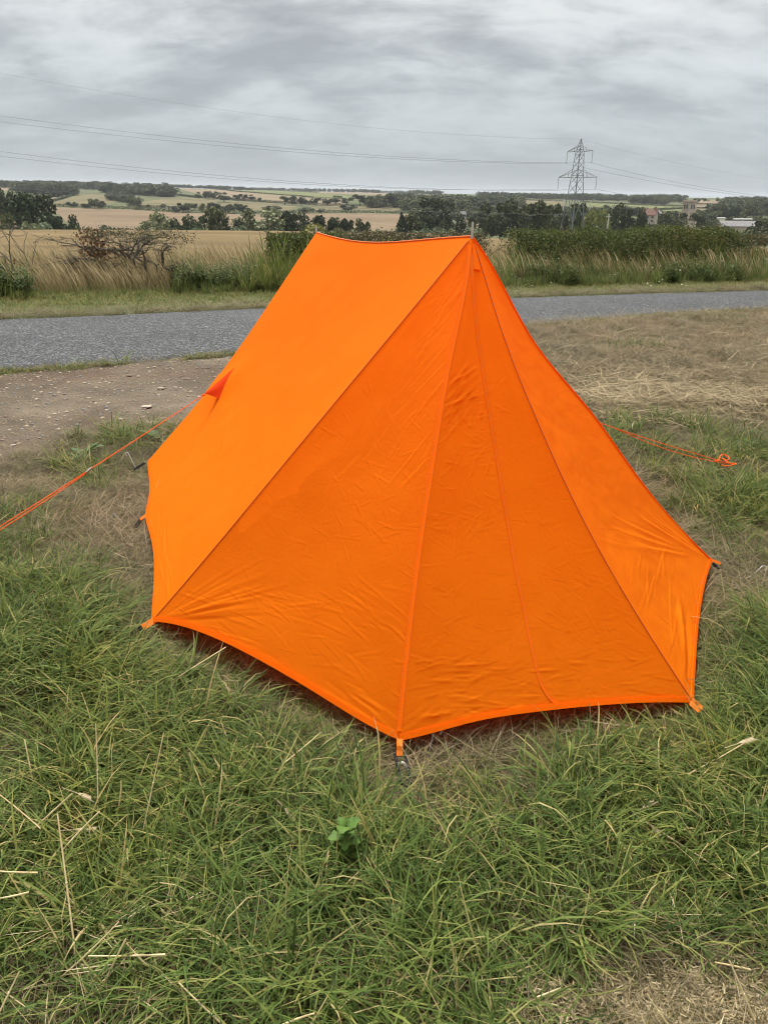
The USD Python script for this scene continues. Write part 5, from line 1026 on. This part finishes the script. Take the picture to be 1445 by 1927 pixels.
wood('line of trees along the skyline in the middle', [(575, 760, 358, 363, 90), (740, 830, 363, 366, 160)], .9, 12, 4)
wood('dark wood in the middle distance above the tent ridge', [(700, 905, 391, 394, 120), (730, 910, 380, 388, 80), (900, 985, 385, 392, 140), (760, 905, 396, 402, 40)], .75, 13, 5)
wood('wood on the skyline left of the pylon', [(900, 1110, 372, 377, 200)], .8, 13, 6)
wood('wood on the skyline between the pylon and the church', [(1085, 1285, 377, 381, 220), (1186, 1252, 382, 385, 40)], .9, 14, 7)
wood('dark wood on the hill at the right edge', [(1362, 1500, 395, 398, 150), (1362, 1500, 388, 390, 120), (1336, 1384, 408, 410, 25)], 1.0, 14, 8)
wood('trees and bushes around the village at right', [(1140, 1225, 404, 410, 50), (1225, 1290, 414, 418, 40), (1290, 1345, 412, 416, 30), (1395, 1500, 406, 412, 60), (1380, 1500, 430, 436, 30)], .55, 9, 9)
wood('scrub at the foot of the dark wood behind the hedge', [(890, 1140, 420, 424, 60), (980, 1140, 404, 410, 60), (880, 1000, 404, 408, 40), (780, 900, 412, 414, 30)], .8, 9, 10)
def hedgerow(px, h, label, seed, w=2.2):
    g = np.random.default_rng(seed); q = [hit(*p) for p in px]; line = []
    for a, b in zip(q, q[1:]):
        n = max(2, int(np.linalg.norm(b - a) / 1.0)); line += [a + (b - a) * t for t in np.linspace(0, 1, n, endpoint=False)]
    line = np.array(line); c0 = line.mean(0); c0[2] = th(c0[0], c0[1]); t = thing('hedgerow', label, 'hedge', c0); n = min(9000, len(line) * 16); i = g.integers(0, len(line), n); c = line[i] + np.stack([g.normal(0, w * .3, n), g.normal(0, w * .3, n), 0 * g.random(n)], 1)
    hh = h * (.7 + .6 * n2(c[:, 0] * .08, c[:, 1] * .08, 1, seed)); c[:, 2] = terrain(c[:, 0], c[:, 1]) + g.uniform(0, 1, n) * hh
    obj('foliage', leafcards(c - c0, .42, g, .8), TL['dark'], t)
for k, (px, h, lab) in enumerate([([(86, 387), (150, 390), (250, 394), (330, 399), (400, 401), (470, 403)], 3.0, 'dark hedge along the top of the big stubble field at left'), ([(470, 402), (560, 400), (690, 400), (780, 402)], 2.6, 'dark hedge along the top of the big stubble field behind the tent'), ([(100, 379), (118, 374), (140, 367)], 2.5, 'short diagonal hedge between two olive pastures at left'), ([(330, 367), (370, 372), (410, 374), (450, 377), (520, 382), (600, 386), (700, 388), (760, 391)], 3.0, 'long dark hedge holding the row of round trees'), ([(404, 355), (440, 359.5), (500, 364.5), (560, 369), (590, 372), (650, 375)], 2.2, 'thin hedge along the lower edge of the green strip field'),
        ([(330, 352.5), (400, 354.5), (500, 356.5), (560, 360), (600, 362)], 3.0, 'thin hedge along the upper edge of the green strip field'), ([(240, 388), (300, 391), (420, 392)], 2.4, 'thin dark hedge with small trees below the olive pasture'), ([(575, 357.5), (700, 362), (905, 371)], 2.5, 'hedge under the middle skyline trees'), ([(760, 369), (840, 369.5), (935, 375)], 2.5, 'hedge under the grey-green field strip'), ([(975, 376), (1060, 378.5)], 2.5, 'hedge along the top of the pale olive field left of the pylon'), ([(1092, 380), (1180, 384.5), (1290, 388.5)], 2.5, 'hedge along the top of the yellow-green field right of the pylon'), ([(1283, 383.5), (1330, 384.5), (1366, 386)], 2.2, 'hedge across the pale stepped field right of the church'), ([(1285, 391), (1366, 393)], 2.6, 'hedge below the pale stepped field right of the church'), ([(1200, 397), (1240, 395), (1290, 392)], 2.4, 'hedge cutting through the yellow-green field toward the church')]):
    hedgerow(px, h, lab, 400 + k)

# ------------------------------------------------------------------ pylon, wires, village
GALV = plain('weathered_galvanised_steel', (.16, .17, .175), .6, .4)
PR = 350.0
pfoot = at_r(1076, 432, PR); pfoot[2] = th(pfoot[0], pfoot[1]); zpx = lambda x, y: at_r(x, y, PR)[2] - pfoot[2]
line_dir = np.array([-.86, -.51, 0]); arm_dir = np.array([.51, -.86, 0])
pyl = thing('electricity_pylon', 'grey lattice electricity pylon with two pairs of arms beyond the hedge right of the tent', 'pylon', pfoot)
zt, zu, zl, zw = zpx(1093, 262), zpx(1091, 284), zpx(1086, 333), zpx(1083, 364)
wid = lambda z: np.interp(z, [0, zw, zl, zu, zt], [4.6, 2.35, 1.85, 1.25, .18])
def corner(z, k):
    sx_, sy_ = ((1, 1), (-1, 1), (-1, -1), (1, -1))[k % 4]; w = wid(z) * .92; return (arm_dir * sx_ + line_dir * sy_) * w + np.array([0, 0, z])
def bar(a, b, r): return tube([a, b], r, 4)
for k in range(4):
    obj('leg', tube([corner(z, k) for z in (-1.0, zw, zl, zu, zt - .3)], [.16, .14, .12, .10, .06], 4), GALV, pyl)
zs = [0, zw * .5, zw]; z_ = zw
while z_ < zu + 1: z_ += wid(z_) * 1.55; zs.append(z_)
zs.append((zs[-1] + zt) / 2); br = []
for a, b in zip(zs, zs[1:]):
    for k in range(4):
        br += [bar(corner(a, k), corner(b, k + 1), .07), bar(corner(a, k + 1), corner(b, k), .07)]
        if abs(b - zu) < 2 or abs(b - zl) < 2 or abs(b - zw) < .1: br.append(bar(corner(b, k), corner(b, k + 1), .07))
obj('lattice', join(br), GALV, pyl, kind='stuff')
obj('peak', tube([[0, 0, zt - 1.2], [0, 0, zt + .3]], [.22, .28], 6), GALV, pyl)
att = {}
for nm, z, half, up_ in (('upper', zu, 7.2, 2.2), ('lower', zl, 11.0, 2.9)):
    for sg in (1, -1):
        e = arm_dir * sg * half + np.array([0, 0, z]); parts = []
        for k in ((0, 3) if sg > 0 else (1, 2)):
            parts += [bar(corner(z, k), e, .10), bar(corner(z + up_, k), e + [0, 0, .1], .10)]
            for q in (.25, .5, .75): parts.append(bar(corner(z, k) * (1 - q) + e * q, corner(z + up_, k) * (1 - q) + (e + [0, 0, .1]) * q, .05))
        obj('cross_arm', join(parts), GALV, pyl)
        b = e - np.array([0, 0, 4.4]); ins = [tube([e, e - [0, 0, .5]], .06, 4)] + [tube([e - [0, 0, .5 + .35 * q], e - [0, 0, .5 + .35 * q + .22]], [.16, .10], 6) for q in range(10)] + [tube([e - [0, 0, 4.0], b], .12, 5)]
        obj('insulator', join(ins), GALV, pyl); att[nm, sg] = b + pfoot
att['earth', 0] = np.array([0, 0, zt + .2]) + pfoot
WIRE = plain('conductor', (.12, .125, .13), .6, .3)
def on_plane(px, p0, d):
    r = ray(*px); nrm_ = np.array([d[1], -d[0], 0]); t = ((p0 - EYE) @ nrm_) / (r @ nrm_); q = EYE + r * t; return (q - p0) @ d, q[2]
def wire(p0, d, pxs, length, rad, label, name='power_line', group=None):
    """a hanging wire from p0 along d whose sag follows the line of the photograph"""
    sz = np.array([on_plane(p, p0, d) for p in pxs]); s_, z_ = sz[:, 0], sz[:, 1] - p0[2]; Am = np.stack([s_, s_ ** 2], 1); co, *_ = np.linalg.lstsq(Am, z_, rcond=None)
    t = np.linspace(0, length, 80); P_ = p0 + d * t[:, None] + np.array([0, 0, 1.]) * (co[0] * t + co[1] * t ** 2)[:, None]
    return obj(name, tube(P_, rad, 4, False), WIRE, label=label, cat='power line', group=group)
d1, d2 = line_dir / np.linalg.norm(line_dir), -line_dir / np.linalg.norm(line_dir)
wire(att['earth', 0], d1, [(0, 138), (375, 197), (700, 240), (950, 259)], 300, .02, 'thin topmost earth wire running left from the tip of the pylon')
wire(att['upper', 1], d1, [(0, 217), (375, 262), (725, 294), (975, 303)], 300, .04, 'upper pair of wires left of the pylon, the higher one')
wire(att['upper', -1], d1, [(0, 228), (375, 270), (725, 297), (975, 306)], 300, .04, 'upper pair of wires left of the pylon, the lower one')
wire(att['lower', 1], d1, [(0, 284), (386, 327), (600, 345), (850, 355)], 300, .04, 'lower pair of wires left of the pylon, the higher one')
wire(att['lower', -1], d1, [(0, 293), (386, 332), (600, 348), (850, 356)], 300, .04, 'lower pair of wires left of the pylon, the lower one')
wire(att['earth', 0], d2, [(1180, 285), (1300, 311), (1445, 337)], 330, .02, 'thin earth wire running right from the tip of the pylon')
wire(att['upper', 1], d2, [(1200, 327), (1261, 340), (1330, 353), (1433, 368)], 330, .04, 'upper pair of wires right of the pylon, the higher one')
wire(att['upper', -1], d2, [(1160, 325), (1220, 340), (1308, 355.6), (1407, 368)], 330, .04, 'upper pair of wires right of the pylon, the lower one')
wire(att['lower', 1], d2, [(1140, 358), (1165, 364), (1200, 371)], 200, .035, 'lower wire right of the pylon, dropping behind the skyline trees')
POLE = plain('weathered_pole', (.42, .41, .38), .8)
for x_, y0, r_, lab in ((1142, 402, 260, 'pale utility pole standing behind the hedge between the pylon and the red-roofed house'), (1055, 374, 620, 'far pale utility pole left of the pylon'), (1105, 376, 700, 'far pale utility pole right of the pylon')):
    f_ = at_r(x_, 435, r_); f_[2] = th(f_[0], f_[1]); tz = at_r(x_, y0, r_)[2] - f_[2]; t = thing('utility_pole', lab, 'utility pole', f_)
    obj('post', tube([[0, 0, -.5], [0, 0, tz]], [.22 * r_ / 400 + .1, .16 * r_ / 400 + .08], 7), POLE, t, smooth=40); obj('cross_bar', box([0, 0, tz - .7], [1.9, .18, .18], .5), POLE, t)
    if x_ == 1142: lv = f_ + np.array([0, 0, tz - .3])
wire(lv, d1, [(1050, 395), (850, 397), (740, 396), (450, 385), (310, 374), (28, 350)], 230, .02, 'low thin wire crossing in front of the far fields')
STONE = noisy('church_stone', (.28, .235, .185), (.40, .35, .285), .5, .9)
DARKGLASS = plain('dark_opening', (.03, .03, .033), .5)
TILE = noisy('red_tiles', (.12, .065, .052), (.18, .095, .075), 1.2, .85); SLATE = noisy('grey_slates', (.15, .145, .15), (.21, .205, .21), .8, .8); RENDER = noisy('cream_render', (.24, .22, .185), (.32, .30, .255), .7, .9); WHITEWALL = plain('whitewash', (.30, .30, .29), .8)
def gable(w, d_, h, rise, over=.35):
    """two roof slopes with thickness, ridge along x"""
    out = []
    for s in (-1, 1):
        e, r_ = np.array([0, s * (d_ / 2 + over), h - rise * over / (d_ / 2)]), np.array([0, 0, h + rise]); q = []
        for x_ in (-w / 2 - over, w / 2 + over):
            q += [e + [x_, 0, 0], r_ + [x_, 0, 0], r_ + [x_, 0, .22], e + [x_, 0, .22]]
        f = [[0, 1, 5], [0, 5, 4], [1, 2, 6], [1, 6, 5], [2, 3, 7], [2, 7, 6], [3, 0, 4], [3, 4, 7], [0, 3, 2], [0, 2, 1], [4, 5, 6], [4, 6, 7]]; out.append((np.array(q), np.array(f)))
    return join(out)
def walls(w, d_, h, rise):
    v = np.array([[-w/2, -d_/2, -1], [w/2, -d_/2, -1], [w/2, d_/2, -1], [-w/2, d_/2, -1], [-w/2, -d_/2, h], [w/2, -d_/2, h], [w/2, d_/2, h], [-w/2, d_/2, h], [-w/2, 0, h + rise], [w/2, 0, h + rise]])
    return v, np.array([[0, 1, 5], [0, 5, 4], [1, 2, 6], [1, 6, 5], [5, 6, 9], [2, 3, 7], [2, 7, 6], [3, 0, 4], [3, 4, 7], [4, 8, 7], [4, 5, 9], [4, 9, 8], [6, 7, 8], [6, 8, 9]])
def house(px, r, w, d_, h, rise, rz, label, cat, roofm, wallm, wins=3, chim=True, name='house', zoff=None):
    f_ = at_r(px[0], px[1], r); z = f_[2]; t = thing(name, label, cat, f_); t_ = UsdGeom.Xformable(t); t_.AddRotateZOp().Set(rz)
    obj('wall', walls(w, d_, h, rise), wallm, t); rf_ = obj('roof', gable(w, d_, h, rise), roofm, t)
    if chim: obj('chimney', box([w * .36, 0, h + rise + .4], [.9, .7, 1.8]), TILE, rf_)
    for k in range(wins):
        for lv_ in ((.28, .72) if h > 4 else (.5,)):
            x_ = (k + .5) / wins * w - w / 2; obj('window', box([x_, -d_ / 2 - .03, h * lv_], [1.0, .14, 1.1]), DARKGLASS, t)
    return t
CR = 650.0
cf = at_r(1291, 428, CR); cf[2] = th(cf[0], cf[1]); ct = at_r(1291, 377, CR)[2] - cf[2]; pm = CR * .93 / FPX; tw = 17.5 * pm
ch = thing('church_tower', 'square stone church tower with battlements among the trees at right', 'church tower', cf); UsdGeom.Xformable(ch).AddRotateZOp().Set(24)
obj('wall', join([box([0, 0, ct * .30 - 1], [tw, tw, ct * .6 + 2]), box([0, 0, ct * .79], [tw * .92, tw * .92, ct * .38])]), STONE, ch)
for z_ in (ct * .6, ct * .975): obj('string_course', box([0, 0, z_], [tw * 1.06, tw * 1.06, .5]), STONE, ch)
for sx_ in (-1, 1):
    for sy_ in (-1, 1):
        obj('buttress', box([sx_ * tw * .53, sy_ * tw * .53, ct * .27], [tw * .2, tw * .2, ct * .62]), STONE, ch); obj('pinnacle', tube([[sx_ * tw * .43, sy_ * tw * .43, ct * .98], [sx_ * tw * .43, sy_ * tw * .43, ct * 1.02], [sx_ * tw * .43, sy_ * tw * .43, ct * 1.08]], [.45, .4, .05], 4), STONE, ch)
for k in range(4):
    a = k * math.pi / 2; R_ = trimesh.transformations.rotation_matrix(a, [0, 0, 1])[:3, :3]
    for x_ in (-.14, .14): v, f = box([x_ * tw * 1.15, -tw * .463, ct * .80], [tw * .17, .25, ct * .14]); obj('belfry_window', (v @ R_.T, f), DARKGLASS, ch)
    for q in range(5): v, f = box([(q - 2) * tw * .19, -tw * .44, ct * 1.0], [tw * .11, .5, 1.1]); obj('battlement', (v @ R_.T, f), STONE, ch)
house((1220, 419), 520, 8.5, 6, 4.6, 3.2, -35, 'cream house with a red tiled roof among the trees left of the church', 'house', TILE, RENDER)
house((870, 409), 620, 4.2, 3.6, 2.6, 1.7, 30, 'tiny white cottage among dark trees above the front tent pole', 'cottage', SLATE, WHITEWALL, 2, False, 'cottage')
house((1388, 431), 470, 22, 9, 1.6, 2.4, 8, 'long low barn with a grey roof at the right edge above the hedge', 'barn', SLATE, STONE, 0, False, 'barn')
house((1236, 409), 640, 7, 5, 3, 2.2, 60, 'small grey-roofed house half hidden by trees right of the red-roofed house', 'house', SLATE, RENDER, 2, False)
def tunnel(px, r, w, label):
    f_ = at_r(px[0], px[1], r); t = np.linspace(0, math.pi, 9); ring = np.stack([0 * t, 2.2 * np.cos(t), 2.0 * np.sin(t)], 1); ring = ring * .6; P_ = np.stack([ring + [x_, 0, 0] for x_ in np.linspace(-w / 2, w / 2, 8)], 0)
    th_ = thing('polytunnel', label, 'polytunnel', f_); obj('cover', (P_.reshape(-1, 3), gridfaces(8, 9)), WHITEWALL, th_, smooth=True)
    for x_ in (-w / 2, w / 2): obj('end_panel', (np.vstack([ring + [x_, 0, 0], [[x_, 0, 0]]]), np.array([[9, i, i + 1] for i in range(8)])), WHITEWALL, th_)
tunnel((1356, 411.5), 600, 5.5, 'short white polytunnel left of the long one behind the barn')
tunnel((1396, 413.5), 600, 13, 'long white polytunnel behind the grey-roofed barn')

# ------------------------------------------------------------------ the air
AIR = usdkit.material(stage, L + 'pale_air', {'v': ('principled_volume', {'color': (.86, .92, 1.0), 'density': .000045, 'anisotropy': .2})}, [], volume='v.volume')
if 1:
    hz = trimesh.creation.box([19000, 19000, 110]); hz.apply_translation([0, 0, 110 / 2 - 36])
    obj('haze', (np.array(hz.vertices), np.array(hz.faces)), AIR, kind='stuff', label='pale air thickening over the far hills')
